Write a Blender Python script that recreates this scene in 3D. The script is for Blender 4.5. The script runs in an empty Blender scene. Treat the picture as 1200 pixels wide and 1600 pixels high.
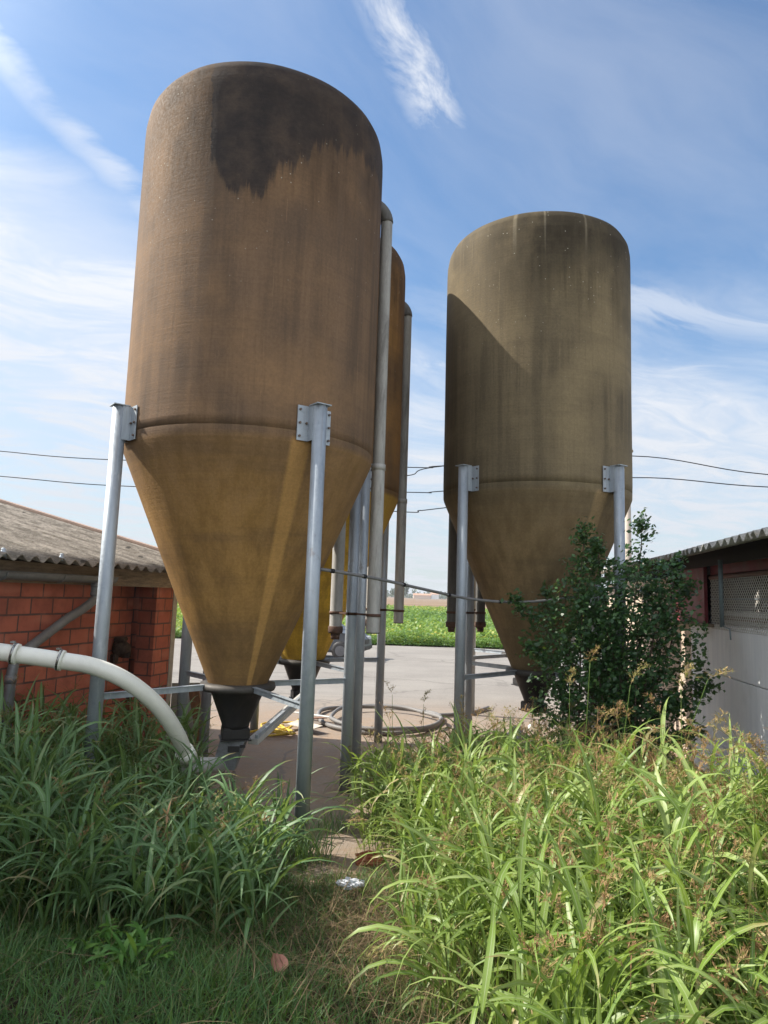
import bpy, bmesh, math, random
import numpy as np
from mathutils import Vector, Matrix
R = math.radians
rng = np.random.default_rng(7)
random.seed(7)
scene = bpy.context.scene
col = scene.collection

# ------------------------------------------------------------------ camera
cd = bpy.data.cameras.new('camera')
cam = bpy.data.objects.new('camera', cd); col.objects.link(cam)
scene.camera = cam
PITCH, ROLL, FPX = .122, .033, 1062.0
F = Vector((0, math.cos(PITCH), math.sin(PITCH)))
U0 = Vector((0, -math.sin(PITCH), math.cos(PITCH))); R0 = Vector((1, 0, 0))
Rr = math.cos(ROLL) * R0 + math.sin(ROLL) * U0
Uu = -math.sin(ROLL) * R0 + math.cos(ROLL) * U0
cam.matrix_world = Matrix(((Rr.x, Uu.x, -F.x, 0), (Rr.y, Uu.y, -F.y, 0), (Rr.z, Uu.z, -F.z, 2.0), (0, 0, 0, 1)))
cd.sensor_fit = 'VERTICAL'; cd.sensor_height = 24.0
cd.lens = 24.0 * FPX / 1600.0
cd.clip_start = .05; cd.clip_end = 9000

# ------------------------------------------------------------------ light
SUN_AZ, SUN_EL = 169.5, 40.7
sd = Vector((math.cos(R(SUN_AZ)) * math.cos(R(SUN_EL)), math.sin(R(SUN_AZ)) * math.cos(R(SUN_EL)), math.sin(R(SUN_EL))))
sl = bpy.data.lights.new('sun', 'SUN'); sl.energy = 4.0; sl.angle = R(.53); sl.color = (1, .94, .84)
so = bpy.data.objects.new('sun', sl); col.objects.link(so)
so.rotation_euler = sd.to_track_quat('Z', 'Y').to_euler(); so.location = sd * 50
scene.view_settings.view_transform = 'Standard'
scene.view_settings.look = 'None'; scene.view_settings.gamma = 1
scene.view_settings.exposure = 0.98

W = bpy.data.worlds.new('World'); scene.world = W; W.use_nodes = True
nt = W.node_tree; nt.nodes.clear()
def wn(t, **k):
    n = nt.nodes.new(t)
    for a, b in k.items(): setattr(n, a, b)
    return n
class G:
    """small helper to build shader maths"""
    def __init__(s, nt): s.nt = nt
    def n(s, t, **k):
        x = s.nt.nodes.new(t)
        for a, b in k.items(): setattr(x, a, b)
        return x
    def put(s, inp, v):
        if isinstance(v, bpy.types.NodeSocket): s.nt.links.new(v, inp)
        elif v is not None:
            if isinstance(v, (tuple, list)) and inp.type == 'RGBA' and len(v) == 3: v = (*v, 1)
            inp.default_value = v
    def m(s, op, a, b=None, c=None, clamp=False):
        x = s.n('ShaderNodeMath', operation=op, use_clamp=clamp)
        s.put(x.inputs[0], a)
        if b is not None: s.put(x.inputs[1], b)
        if c is not None: s.put(x.inputs[2], c)
        return x.outputs[0]
    def vm(s, op, a, b=None):
        x = s.n('ShaderNodeVectorMath', operation=op)
        s.put(x.inputs[0], a)
        if b is not None: s.put(x.inputs[1], b)
        return x.outputs['Value'] if op in ('DOT_PRODUCT', 'LENGTH', 'DISTANCE') else x.outputs[0]
    def sep(s, v):
        x = s.n('ShaderNodeSeparateXYZ'); s.put(x.inputs[0], v); return x.outputs
    def comb(s, a, b, c):
        x = s.n('ShaderNodeCombineXYZ')
        for i, v in enumerate((a, b, c)): s.put(x.inputs[i], v)
        return x.outputs[0]
    def noise(s, v, scale=1., detail=4., rough=.5, dist=0., out='Fac'):
        x = s.n('ShaderNodeTexNoise')
        if v is not None: s.put(x.inputs['Vector'], v)
        x.inputs['Scale'].default_value = scale; x.inputs['Detail'].default_value = detail
        x.inputs['Roughness'].default_value = rough; x.inputs['Distortion'].default_value = dist
        return x.outputs[out]
    def voro(s, v, scale=1., out='Distance', feature='F1'):
        x = s.n('ShaderNodeTexVoronoi', feature=feature)
        if v is not None: s.put(x.inputs['Vector'], v)
        x.inputs['Scale'].default_value = scale
        return x.outputs[out]
    def mp(s, v, a, b, c=0., d=1., smooth=True):
        x = s.n('ShaderNodeMapRange', interpolation_type='SMOOTHSTEP' if smooth else 'LINEAR')
        s.put(x.inputs[0], v)
        for i, q in enumerate((a, b, c, d)): s.put(x.inputs[1 + i], q)
        return x.outputs[0]
    def mix(s, f, a, b, mode='MIX'):
        x = s.n('ShaderNodeMix', data_type='RGBA', blend_type=mode)
        s.put(x.inputs[0], f); s.put(x.inputs[6], a); s.put(x.inputs[7], b)
        return x.outputs[2]
    def ramp(s, f, pts):
        x = s.n('ShaderNodeValToRGB'); e = x.color_ramp.elements
        while len(e) < len(pts): e.new(.5)
        for i, (p, c) in enumerate(pts): e[i].position = p; e[i].color = (*c, 1)
        s.put(x.inputs[0], f); return x.outputs[0]
    def scale(s, v, x, y, z):
        return s.vm('MULTIPLY', v, (x, y, z))
    def bump(s, h, strength=.3, dist=.01, normal=None):
        x = s.n('ShaderNodeBump'); x.inputs['Strength'].default_value = strength; x.inputs['Distance'].default_value = dist
        s.put(x.inputs['Height'], h)
        if normal is not None: s.put(x.inputs['Normal'], normal)
        return x.outputs[0]

g = G(nt)
sky = g.n('ShaderNodeTexSky', sky_type='NISHITA')
sky.sun_disc = False; sky.sun_elevation = R(SUN_EL); sky.sun_rotation = R(90 - SUN_AZ) % (2 * math.pi)
sky.air_density = 1.25; sky.dust_density = .8; sky.ozone_density = 3.0; sky.altitude = 50
D = g.n('ShaderNodeTexCoord').outputs['Generated']
dx, dy, dz = g.sep(D)
zz = g.m('ADD', g.m('MAXIMUM', dz, 0.0), .13)
P = g.comb(g.m('DIVIDE', dx, zz), g.m('DIVIDE', dy, zz), 0.)
warp = g.noise(P, .7, 3, .5, 0., 'Color')
Pw = g.vm('ADD', P, g.vm('MULTIPLY', warp, (1.0, .8, 0)))
rot = g.n('ShaderNodeVectorRotate', rotation_type='Z_AXIS'); g.put(rot.inputs[0], Pw); rot.inputs['Angle'].default_value = R(-28)
Ps = g.scale(rot.outputs[0], .42, 1.35, 1)
c1 = g.noise(Ps, .9, 9, .62, .3)
c2 = g.noise(g.scale(rot.outputs[0], 1.0, 2.0, 1), 2.4, 8, .66, .7)
def blob(v, r0, r1):
    v = Vector(v).normalized()
    return g.mp(g.vm('DOT_PRODUCT', D, tuple(v)), math.cos(R(r0)), math.cos(R(r1)))
def dirpx(px, py):
    d = F + Rr * ((px - 600) / FPX) - Uu * ((py - 800) / FPX)
    return d.normalized()
low = g.mp(dz, .64, .08)                       # more veil near the horizon
left = g.mp(g.m('SUBTRACT', 0., dx), .0, .5)  # thicker cirrus on the sun's side
hi = g.mp(dz, .30, .62)
bias = g.m('ADD', g.m('MULTIPLY', low, .52), g.m('MULTIPLY', g.m('MULTIPLY', left, g.mp(dz, .58, .36)), .42))
bias = g.m('ADD', bias, g.mp(dy, .15, -.5, 0, .34))   # unseen sky behind the viewer whitened as added fill light
base = g.m('ADD', c1, bias)
dens = g.mp(base, .50, 1.0)
fine = g.mp(c2, .36, .66)
dens = g.m('MULTIPLY', dens, g.m('ADD', g.m('MULTIPLY', fine, .35), .65))
# single wisps: high centre, the streak to the left, faint veils to the right
def streak(a, b, width, fade, s=1.0, lo=.34, hi=.62):
    a = Vector(a); b = Vector(b)
    nrm = a.cross(b).normalized(); mid = ((a + b) / 2).normalized()
    dist = g.m('ABSOLUTE', g.m('ADD', g.vm('DOT_PRODUCT', D, tuple(nrm)), g.m('MULTIPLY', g.m('SUBTRACT', c2, .5), width * 1.6)))
    across = g.mp(dist, width, 0.)
    along = g.mp(g.vm('DOT_PRODUCT', D, tuple(mid)), math.cos(R(fade)), math.cos(R(fade * .35)))
    return g.m('MULTIPLY', g.m('MULTIPLY', across, along), g.m('MULTIPLY', g.mp(c2, lo, hi), s))
w1 = streak(dirpx(575, -40), dirpx(665, 165), .05, 9, .85, .40, .64)
w2 = streak(dirpx(-40, 40), dirpx(235, 330), .040, 24, .62, .10, .62)
w3 = streak(dirpx(-60, 470), dirpx(230, 560), .12, 19, .8)
w4 = streak(dirpx(620, 560), dirpx(1200, 640), .06, 20, .8)
w5 = streak(dirpx(900, 470), dirpx(1250, 520), .05, 14, .55)
for w in (w1, w2, w3, w4, w5): dens = g.m('MAXIMUM', dens, w)
dens = g.m('MAXIMUM', g.m('MINIMUM', dens, .95), g.mp(c1, .3, .7, .0, .30))
ccol = g.mix(g.mp(dz, .0, .5), (3.35, 3.5, 3.8), (4.3, 4.4, 4.6))
blue = g.mix(1., sky.outputs[0], (.46, .645, .77), 'MULTIPLY')
veil = g.mp(dz, .16, .0, 0, .75)
# cloud brightness raised out of view, round the sun and behind, as added fill
glow = g.mp(g.vm('DOT_PRODUCT', D, tuple(sd)), math.cos(R(42)), math.cos(R(8)), 1.0, 3.2)
back = g.mp(dy, .05, -.55, 1.0, 1.6)
kk = g.m('MULTIPLY', glow, back)
ccol = g.vm('MULTIPLY', ccol, g.comb(kk, kk, kk))
dens = g.m('MAXIMUM', dens, g.mp(g.vm('DOT_PRODUCT', D, tuple(sd)), math.cos(R(41)), math.cos(R(16)), 0, .85))  # out-of-view cloud added round the sun to carry the fill
skyc = g.mix(g.m('MAXIMUM', dens, veil), blue, ccol)
bg = g.n('ShaderNodeBackground'); nt.links.new(skyc, bg.inputs[0]); bg.inputs[1].default_value = .115
wo = g.n('ShaderNodeOutputWorld'); nt.links.new(bg.outputs[0], wo.inputs[0])

# ------------------------------------------------------------------ helpers
def tag(o, label=None, cat=None, group=None, kind=None):
    if label: o['label'] = label
    if cat: o['category'] = cat
    if group: o['group'] = group
    if kind: o['kind'] = kind
    return o
def empty(name, loc=(0, 0, 0), rz=0.):
    o = bpy.data.objects.new(name, None); col.objects.link(o)
    o.location = loc; o.rotation_euler = (0, 0, rz); o.empty_display_size = .2
    return o
class MB:
    def __init__(s): s.v = []; s.f = []; s.sm = []
    def add(s, v, f, smooth=False):
        o = len(s.v); s.v += [tuple(p) for p in v]
        s.f += [tuple(o + i for i in q) for q in f]; s.sm += [smooth] * len(f)
        return s
    def box(s, c, size, rz=0., M=None, bev=0.):
        hx, hy, hz = [q / 2 for q in size]
        T = Matrix.Translation(c) @ (M if M is not None else Matrix.Rotation(rz, 4, 'Z'))
        if bev > 0:
            bm = bmesh.new(); bmesh.ops.create_cube(bm, size=1)
            for q in bm.verts: q.co = Vector((q.co.x * 2 * hx, q.co.y * 2 * hy, q.co.z * 2 * hz))
            bmesh.ops.bevel(bm, geom=bm.edges[:], offset=bev, segments=2, affect='EDGES')
            bm.verts.index_update()
            v = [T @ q.co for q in bm.verts]; f = [[q.index for q in fc.verts] for fc in bm.faces]; bm.free()
            return s.add(v, f)
        v = [T @ Vector((x, y, z)) for z in (-hz, hz) for y in (-hy, hy) for x in (-hx, hx)]
        return s.add(v, [(0, 2, 3, 1), (4, 5, 7, 6), (0, 1, 5, 4), (2, 6, 7, 3), (0, 4, 6, 2), (1, 3, 7, 5)])
    def lathe(s, prof, seg=48, c=(0, 0, 0), cap=True, M=None, smooth=True):
        v = []; f = []
        for r, z in prof:
            for i in range(seg):
                a = 2 * math.pi * i / seg; v.append(Vector((r * math.cos(a), r * math.sin(a), z)))
        n = len(prof)
        for j in range(n - 1):
            for i in range(seg):
                k = (i + 1) % seg
                f.append((j * seg + i, j * seg + k, (j + 1) * seg + k, (j + 1) * seg + i))
        T = Matrix.Translation(c) @ (M if M is not None else Matrix.Identity(4))
        v = [T @ p for p in v]
        s.add(v, f, smooth)
        if cap:
            o = len(s.v) - len(v)
            s.f.append(tuple(o + i for i in reversed(range(seg)))); s.sm.append(False)
            s.f.append(tuple(o + (n - 1) * seg + i for i in range(seg))); s.sm.append(False)
        return s
    def tube(s, pts, r, seg=12, cap=True, close=False):
        pts = [Vector(p) for p in pts]; n = len(pts)
        rs = r if isinstance(r, (list, tuple)) else [r] * n
        v = []; prev = None
        for i, p in enumerate(pts):
            a = pts[(i - 1) % n] if (i > 0 or close) else p
            b = pts[(i + 1) % n] if (i < n - 1 or close) else p
            t = (b - a).normalized()
            if prev is None:
                u = t.cross(Vector((0, 0, 1)));
                if u.length < 1e-3: u = t.cross(Vector((1, 0, 0)))
                u.normalize()
            else:
                u = (prev - t * prev.dot(t)).normalized()
            prev = u; w = t.cross(u)
            for k in range(seg):
                an = 2 * math.pi * k / seg
                v.append(p + (u * math.cos(an) + w * math.sin(an)) * rs[i])
        f = []
        for i in range(n if close else n - 1):
            j = (i + 1) % n
            for k in range(seg):
                l = (k + 1) % seg
                f.append((i * seg + k, i * seg + l, j * seg + l, j * seg + k))
        o = len(s.v); s.add(v, f, True)
        if cap and not close:
            s.f.append(tuple(o + k for k in reversed(range(seg)))); s.sm.append(False)
            s.f.append(tuple(o + (n - 1) * seg + k for k in range(seg))); s.sm.append(False)
        return s
    def cyl(s, a, b, r, seg=16): return s.tube([a, b], r, seg)
    def bar(s, a, b, w, t):
        """flat bar a->b, w tall, t thick"""
        a = Vector(a); b = Vector(b); d = b - a; L = d.length
        M = d.to_track_quat('X', 'Z').to_matrix().to_4x4()
        return s.box((a + b) / 2, (L, t, w), M=M)
    def build(s, name, mat, parent=None, loc=None):
        me = bpy.data.meshes.new(name); me.from_pydata(s.v, [], s.f)
        me.polygons.foreach_set('use_smooth', s.sm); me.update()
        o = bpy.data.objects.new(name, me); col.objects.link(o)
        if mat: me.materials.append(mat)
        if parent: o.parent = parent
        if loc: o.location = loc
        return o
def smooth_pts(pts, n=8):
    """Catmull-Rom"""
    P = [np.array(p, float) for p in pts]; P = [2 * P[0] - P[1]] + P + [2 * P[-1] - P[-2]]
    out = []
    for i in range(1, len(P) - 2):
        for k in range(n):
            t = k / n
            out.append(.5 * ((2 * P[i]) + (-P[i - 1] + P[i + 1]) * t + (2 * P[i - 1] - 5 * P[i] + 4 * P[i + 1] - P[i + 2]) * t * t + (-P[i - 1] + 3 * P[i] - 3 * P[i + 1] + P[i + 2]) * t ** 3))
    out.append(P[-2]); return [tuple(q) for q in out]

def newmat(name, rough=.8, metal=0., spec=.3):
    m = bpy.data.materials.new(name); m.use_nodes = True
    nt = m.node_tree; b = nt.nodes['Principled BSDF']
    b.inputs['Roughness'].default_value = rough; b.inputs['Metallic'].default_value = metal
    b.inputs['Specular IOR Level'].default_value = spec
    return m, G(nt), b
def simple(name, c, rough=.8, metal=0., spec=.3, var=.25, scale=8., bump=.2, dirt=None, dirtamt=.5, stretch=(1, 1, 1)):
    m, g, b = newmat(name, rough, metal, spec)
    oc = g.scale(g.n('ShaderNodeTexCoord').outputs['Object'], *stretch)
    n1 = g.noise(oc, scale, 5, .6); n2 = g.noise(oc, scale * 7, 3, .6)
    f = g.m('ADD', g.m('MULTIPLY', n1, .7), g.m('MULTIPLY', n2, .3))
    lo = tuple(q * (1 - var) for q in c); hi = tuple(min(1, q * (1 + var)) for q in c)
    cc = g.mix(g.mp(f, .3, .7), lo, hi)
    if dirt: cc = g.mix(g.m('MULTIPLY', g.mp(g.noise(oc, scale * .4, 6, .7, .5), .5, .72), dirtamt), cc, dirt)
    g.put(b.inputs['Base Color'], cc)
    g.put(b.inputs['Roughness'], g.mp(n1, .3, .7, max(.05, rough - .1), min(1, rough + .1)))
    if bump: g.put(b.inputs['Normal'], g.bump(f, bump, .006))
    return m

# ------------------------------------------------------------------ materials
def galv():
    m, g, b = newmat('galvanised_steel', .5, .35, .5)
    oc = g.n('ShaderNodeTexCoord').outputs['Object']
    sp = g.voro(oc, 55, 'Color'); s0 = g.sep(sp)[0]
    n = g.noise(g.scale(oc, 6, 6, 1.2), 1.5, 5, .65)
    c = g.mix(g.mp(n, .3, .7), (.27, .31, .35), (.41, .45, .48))
    c = g.mix(g.m('MULTIPLY', s0, .3), c, (.46, .50, .54))
    oz = g.sep(oc)[2]
    white = g.mp(g.noise(g.scale(oc, 9, 9, 2.2), 2.2, 5, .7, .6), .58, .7)
    c = g.mix(g.m('MULTIPLY', white, .45), c, (.55, .58, .6))
    oz3 = g.mp(g.m('ADD', oz, g.m('MULTIPLY', n, .8)), 3.0, 3.5, 0, .25)
    rust = g.m('MAXIMUM', g.m('MULTIPLY', g.mp(g.noise(oc, 5, 6, .7), .60, .74), .45), g.m('MULTIPLY', g.mp(g.noise(g.scale(oc, 30, 30, 1.2), 1, 4, .7), .5, .65), oz3))
    rust = g.m('MAXIMUM', rust, g.m('MULTIPLY', g.mp(g.m('ADD', oz, g.m('MULTIPLY', n, .5)), .55, .2), .4))
    c = g.mix(rust, c, (.17, .11, .07))
    g.put(b.inputs['Base Color'], c)
    g.put(b.inputs['Roughness'], g.mp(s0, 0, 1, .42, .62))
    g.put(b.inputs['Normal'], g.bump(n, .08, .004))
    return m
M_galv = galv()
M_bolt = simple('bolt_steel', (.16, .12, .10), .6, .5, .4, .3, 40)
M_pvc_old = simple('weathered_grey_plastic', (.34, .33, .30), .6, 0, .35, .25, 3, .08, (.10, .09, .08), .6, (6, 6, 1))
M_pvc_low = simple('cleaner_grey_plastic', (.42, .41, .38), .55, 0, .35, .2, 3, .08, (.14, .11, .09), .7, (6, 6, 1))
M_pvc_dark = simple('dark_weathered_plastic', (.12, .115, .105), .6, 0, .3, .3, 3, .08, (.05, .05, .045), .5, (6, 6, 1))
M_black = simple('black_rubber_plastic', (.022, .02, .02), .5, 0, .4, .3, 12, .1, (.07, .055, .045), .5)
M_ring = simple('grimy_steel_ring', (.065, .058, .05), .6, .3, .4, .3, 10, .1, (.06, .04, .03), .6)
M_white_pipe = simple('cream_white_plastic', (.80, .79, .70), .38, 0, .5, .06, 3, .02, (.36, .33, .26), .35)
M_dirtywhite = simple('dirty_white_plastic', (.50, .49, .46), .55, 0, .4, .15, 6, .05, (.25, .22, .18), .5)
M_stainless = simple('clamp_band_steel', (.30, .30, .29), .3, .9, .5, .1, 20, 0)
M_rust = simple('rusty_metal', (.12, .07, .05), .85, .2, .3, .4, 14, .3, (.05, .04, .035), .6)
M_cable = simple('grey_conduit', (.17, .165, .16), .6, 0, .3, .2, 10, 0)
M_wire = simple('black_line_cable', (.02, .02, .022), .7, 0, .2, .1, 3, 0)

def silo_mat(name, base, light, dark, cone, black=None, backlit=False, streaks=None, seed=0., drips=()):
    """weathered polyester: streaked, fibre wound, mould stained"""
    m, g, b = newmat(name, .8, 0, .12)
    oc = g.n('ShaderNodeTexCoord').outputs['Object']
    x, y, z = g.sep(oc)
    th = g.m('ARCTAN2', y, x)
    # mirrored seam kept at the hidden back by rotating the angle
    u = g.m('MULTIPLY', th, 1.15)
    cyl = g.comb(x, y, z)
    big = g.noise(g.vm('ADD', cyl, (seed, 0, 0)), .9, 4, .55)
    stv = g.vm('ADD', g.scale(cyl, 7, 7, .33), (seed, 3, 0))
    st = g.noise(stv, 1.1, 6, .62)
    st2 = g.noise(g.scale(cyl, 26, 26, 1.1), 1.2, 4, .6)
    fine = g.noise(cyl, 42, 5, .7)
    hor = g.noise(g.scale(cyl, 1.2, 1.2, 60), 1.0, 3, .6)
    weave = g.noise(g.comb(g.m('MULTIPLY', u, 90), 0., g.m('MULTIPLY', z, 4)), 1., 2, .6)
    c = g.mix(g.mp(st, .30, .72), dark, base)
    c = g.mix(g.mp(big, .42, .70), c, light)
    c = g.mix(g.m('MULTIPLY', g.mp(st2, .5, .75), .35), c, tuple(q * .6 for q in base))
    iscone = g.mp(z, 3.27, 3.20)
    cc = g.mix(g.mp(st, .3, .7), tuple(q * .62 for q in cone), cone)
    cc = g.mix(g.m('MULTIPLY', g.mp(big, .4, .65), .45), cc, tuple(q * .6 for q in base))
    mus = g.mp(g.m('ADD', z, g.m('MULTIPLY', g.m('SUBTRACT', st, .5), 1.6)), 3.55, 2.25)
    cc = g.mix(mus, g.mix(.35, c, cc), cc)
    low_ = g.m('MULTIPLY', g.mp(g.m('ADD', z, g.m('MULTIPLY', g.m('SUBTRACT', big, .5), 2.)), 1.9, 1.3), .45 if not backlit else .05)
    cc = g.mix(low_, cc, dark)
    c = g.mix(iscone, c, cc)
    # top grime
    ztop = g.m('ADD', z, g.m('MULTIPLY', g.m('SUBTRACT', st, .5), 2.4))
    c = g.mix(g.m('MULTIPLY', g.m('MULTIPLY', g.mp(ztop, 4.9, 6.3), g.mp(g.noise(g.scale(cyl, 1, 1, .6), 1.1, 6, .65), .34, .56, .35, 1)), g.mp(g.m('ADD', x, g.m('MULTIPLY', y, -.4)), -.75, .15, .35, .93)), c, tuple(q * .36 for q in dark))
    # pale drips and speckle
    drip = g.m('MULTIPLY', g.mp(g.noise(g.scale(cyl, 17, 17, .5), 1.5, 4, .75), .63, .75), .35)
    c = g.mix(drip, c, tuple(min(1, q * 1.9) for q in light))
    spk = g.m('MULTIPLY', g.mp(g.voro(cyl, 11, 'Distance'), .075, .045), g.mp(z, 3.6, 6.2, 0, .75))
    c = g.mix(spk, c, (.50, .48, .40))
    band = g.m('MULTIPLY', g.mp(g.noise(g.scale(cyl, .6, .6, 5), 1., 3, .6), .48, .68), .28)
    c = g.mix(band, c, dark)
    if black:
        # black mould: lower edge given as height over the angle round the tank
        ang = g.m('ADD', g.m('MODULO', g.m('ADD', th, 4 * math.pi), 2 * math.pi), g.m('MULTIPLY', g.m('SUBTRACT', g.noise(cyl, 4., 5, .7), .5), .16))
        a0, a1, pts = black
        t = g.mp(ang, R(a0), R(a1), 0, 1, False)
        fc = g.n('ShaderNodeFloatCurve'); cv = fc.mapping.curves[0]
        cv.points[0].location = pts[0]; cv.points[-1].location = pts[-1]
        for p in pts[1:-1]: cv.points.new(*p)
        for p in cv.points: p.handle_type = 'VECTOR'
        fc.mapping.update()
        g.put(fc.inputs['Value'], t)
        edge = g.m('ADD', g.m('MULTIPLY', fc.outputs[0], 3.4), 3.4)
        jag = g.m('MULTIPLY', g.m('SUBTRACT', g.noise(g.comb(g.m('MULTIPLY', u, 9), 0., g.m('MULTIPLY', z, .6)), 1., 5, .7), .5), .75)
        d = g.m('SUBTRACT', g.m('ADD', z, jag), edge)
        mask = g.m('MULTIPLY', g.mp(d, -.03, .09), g.mp(g.noise(cyl, 2.3, 5, .6), .72, .46, .62, .96))
        mask = g.m('MULTIPLY', mask, g.mp(ang, R(288), R(312), 1, .80))
        c = g.mix(mask, c, g.mix(g.mp(g.noise(cyl, 3.5, 6, .7), .35, .7), (.030, .026, .025), (.068, .051, .040)))
    for a, wd in drips:
        dd = g.m('ABSOLUTE', g.m('SUBTRACT', th, R(a - 360)))
        mk = g.m('MULTIPLY', g.mp(dd, R(wd), R(wd * .3)), g.mp(g.m('ADD', z, g.m('MULTIPLY', st2, .5)), 6.05, 6.6, 0, .24))
        c = g.mix(mk, c, (.42, .36, .25))
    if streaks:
        for a, w, k in streaks:   # lighter strip down the hopper below a leg bracket
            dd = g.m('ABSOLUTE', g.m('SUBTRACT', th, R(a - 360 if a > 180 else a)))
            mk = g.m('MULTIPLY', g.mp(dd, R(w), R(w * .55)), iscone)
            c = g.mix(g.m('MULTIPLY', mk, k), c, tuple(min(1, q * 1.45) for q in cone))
    grain = g.m('ADD', g.m('MULTIPLY', fine, .8), g.m('MULTIPLY', hor, .2))
    gm = g.mp(grain, .34, .66, .88, 1.10)
    c = g.vm('MULTIPLY', c, g.comb(gm, gm, gm))
    g.put(b.inputs['Base Color'], c)
    g.put(b.inputs['Roughness'], g.mp(fine, .3, .7, .68, .88))
    h = g.m('ADD', g.m('MULTIPLY', fine, .8), g.m('ADD', g.m('MULTIPLY', hor, .45), g.m('MULTIPLY', weave, .35)))
    h = g.m('ADD', h, g.m('MULTIPLY', big, 1.5))
    g.put(b.inputs['Normal'], g.bump(h, .34, .010))
    return m

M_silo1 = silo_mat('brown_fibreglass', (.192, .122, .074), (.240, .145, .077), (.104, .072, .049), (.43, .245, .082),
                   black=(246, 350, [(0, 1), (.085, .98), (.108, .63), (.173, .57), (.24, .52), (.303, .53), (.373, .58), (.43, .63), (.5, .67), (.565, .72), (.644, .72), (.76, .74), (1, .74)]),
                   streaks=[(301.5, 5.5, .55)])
M_silo2 = silo_mat('orange_backlit_fibreglass', (.22, .125, .055), (.29, .155, .055), (.12, .072, .04), (.88, .55, .075), seed=5., backlit=True)  # cone colour brightened to stand in for light glowing through the shell
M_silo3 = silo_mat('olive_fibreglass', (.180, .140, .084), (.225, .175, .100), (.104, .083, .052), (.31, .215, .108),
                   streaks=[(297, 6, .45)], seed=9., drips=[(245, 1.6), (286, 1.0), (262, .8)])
M_silo4 = silo_mat('yellow_fibreglass', (.22, .13, .04), (.3, .17, .04), (.13, .08, .03), (.48, .30, .07), seed=13.)

# ------------------------------------------------------------------ ground
def gz(x, y):
    """height of the soil: a low bank at the viewer's feet running down to the yard"""
    t = np.clip((5.3 - y) / 2.6, 0, 1); t = t * t * (3 - 2 * t)
    side = np.clip((y + 6) / 4, 0, 1)
    return .30 * t * side + .03 * np.sin(x * 1.7 + y * 1.1) * np.sin(y * 2.3 - x) * np.clip((6.2 - y) / 1., 0, 1)
def axis(parts):
    out = [parts[0][0]]
    for a, b, n in parts: out += list(np.linspace(a, b, n + 1)[1:])
    return np.array(out)
xs = axis([(-1500, -300, 6), (-300, -20, 8), (-20, -6, 10), (-6, 6, 110), (6, 20, 10), (20, 300, 8), (300, 1500, 6)])
ys = axis([(-300, -20, 5), (-20, 0, 8), (0, 7, 80), (7, 30, 12), (30, 300, 10), (300, 1900, 10)])
XX, YY = np.meshgrid(xs, ys); ZZ = gz(XX, YY) + np.where(YY < 6.2, rng.normal(0, .006, XX.shape), 0)
nx, ny = len(xs), len(ys)
mb = MB(); vv = np.stack([XX.ravel(), YY.ravel(), ZZ.ravel()], -1)
mb.v = [tuple(p) for p in vv]
mb.f = [(j * nx + i, j * nx + i + 1, (j + 1) * nx + i + 1, (j + 1) * nx + i) for j in range(ny - 1) for i in range(nx - 1)]
mb.sm = [True] * len(mb.f)
m, g, b = newmat('dark_soil', .95, 0, .1)
oc = g.n('ShaderNodeTexCoord').outputs['Object']
n = g.noise(oc, 5, 8, .7); n2 = g.noise(oc, 40, 4, .7)
c = g.mix(g.mp(n, .35, .65), (.035, .028, .018), (.10, .075, .045))
c = g.mix(g.mp(n2, .5, .7), c, (.15, .12, .08))
# brown ploughed land far off
far = g.mp(g.sep(oc)[1], 100, 112)
c = g.mix(far, c, g.mix(g.mp(g.noise(g.scale(oc, .004, .05, 1), 1, 4, .6), .4, .6), (.20, .13, .085), (.26, .19, .12)))
g.put(b.inputs['Base Color'], c); g.put(b.inputs['Normal'], g.bump(g.m('ADD', n, g.m('MULTIPLY', n2, .5)), .8, .03))
tag(mb.build('ground', m), kind='structure')

m, g, b = newmat('sandy_concrete', .92, 0, .15)
oc = g.n('ShaderNodeTexCoord').outputs['Object']
n = g.noise(oc, .5, 6, .6); n2 = g.noise(oc, 30, 5, .75); n3 = g.noise(g.scale(oc, .15, 1.6, 1), 1.2, 5, .7)
n4 = g.noise(oc, 3.1, 6, .7)
c = g.mix(g.mp(n, .35, .65), (.22, .202, .182), (.265, .245, .220))
c = g.mix(g.m('MULTIPLY', g.mp(n3, .5, .66), .55), c, (.185, .172, .16))
near = g.mp(g.sep(oc)[1], 14.5, 10.0)
c = g.mix(g.m('MULTIPLY', near, g.mp(n4, .3, .62, .55, 1)), c, (.30, .215, .15))
c = g.mix(g.m('MULTIPLY', g.mp(n2, .42, .7), .4), c, (.36, .33, .295))
crk = g.voro(g.vm('ADD', oc, g.vm('MULTIPLY', g.noise(oc, .8, 4, .6, 0, 'Color'), (1.5, 1.5, 0))), .22, 'Distance', 'DISTANCE_TO_EDGE')
c = g.mix(g.m('MULTIPLY', g.mp(crk, .012, .003), .6), c, (.17, .155, .14))
c = g.mix(g.m('MULTIPLY', g.mp(g.noise(oc, .9, 4, .8), .62, .72), .35), c, (.22, .20, .18))
g.put(b.inputs['Base Color'], c); g.put(b.inputs['Normal'], g.bump(n2, .3, .01))
mb = MB()
ex = axis([(-60, -12, 4), (-12, 12, 60), (12, 60, 4)])
nearedge = 5.05 + .25 * np.sin(ex * 1.3) + .12 * np.sin(ex * 4.1)
faredge = 27.6 + .16 * np.sin(ex * .6) + .1 * np.sin(ex * 2.3)
for i in range(len(ex)):
    mb.v += [(ex[i], nearedge[i], .004 + max(0, float(gz(ex[i], nearedge[i])))), (ex[i], 7.2, .012), (ex[i], faredge[i], .012)]
for i in range(len(ex) - 1):
    a = i * 3
    mb.f += [(a, a + 3, a + 4, a + 1), (a + 1, a + 4, a + 5, a + 2)]; mb.sm += [True, True]
tag(mb.build('yard', m), kind='structure')

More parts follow.
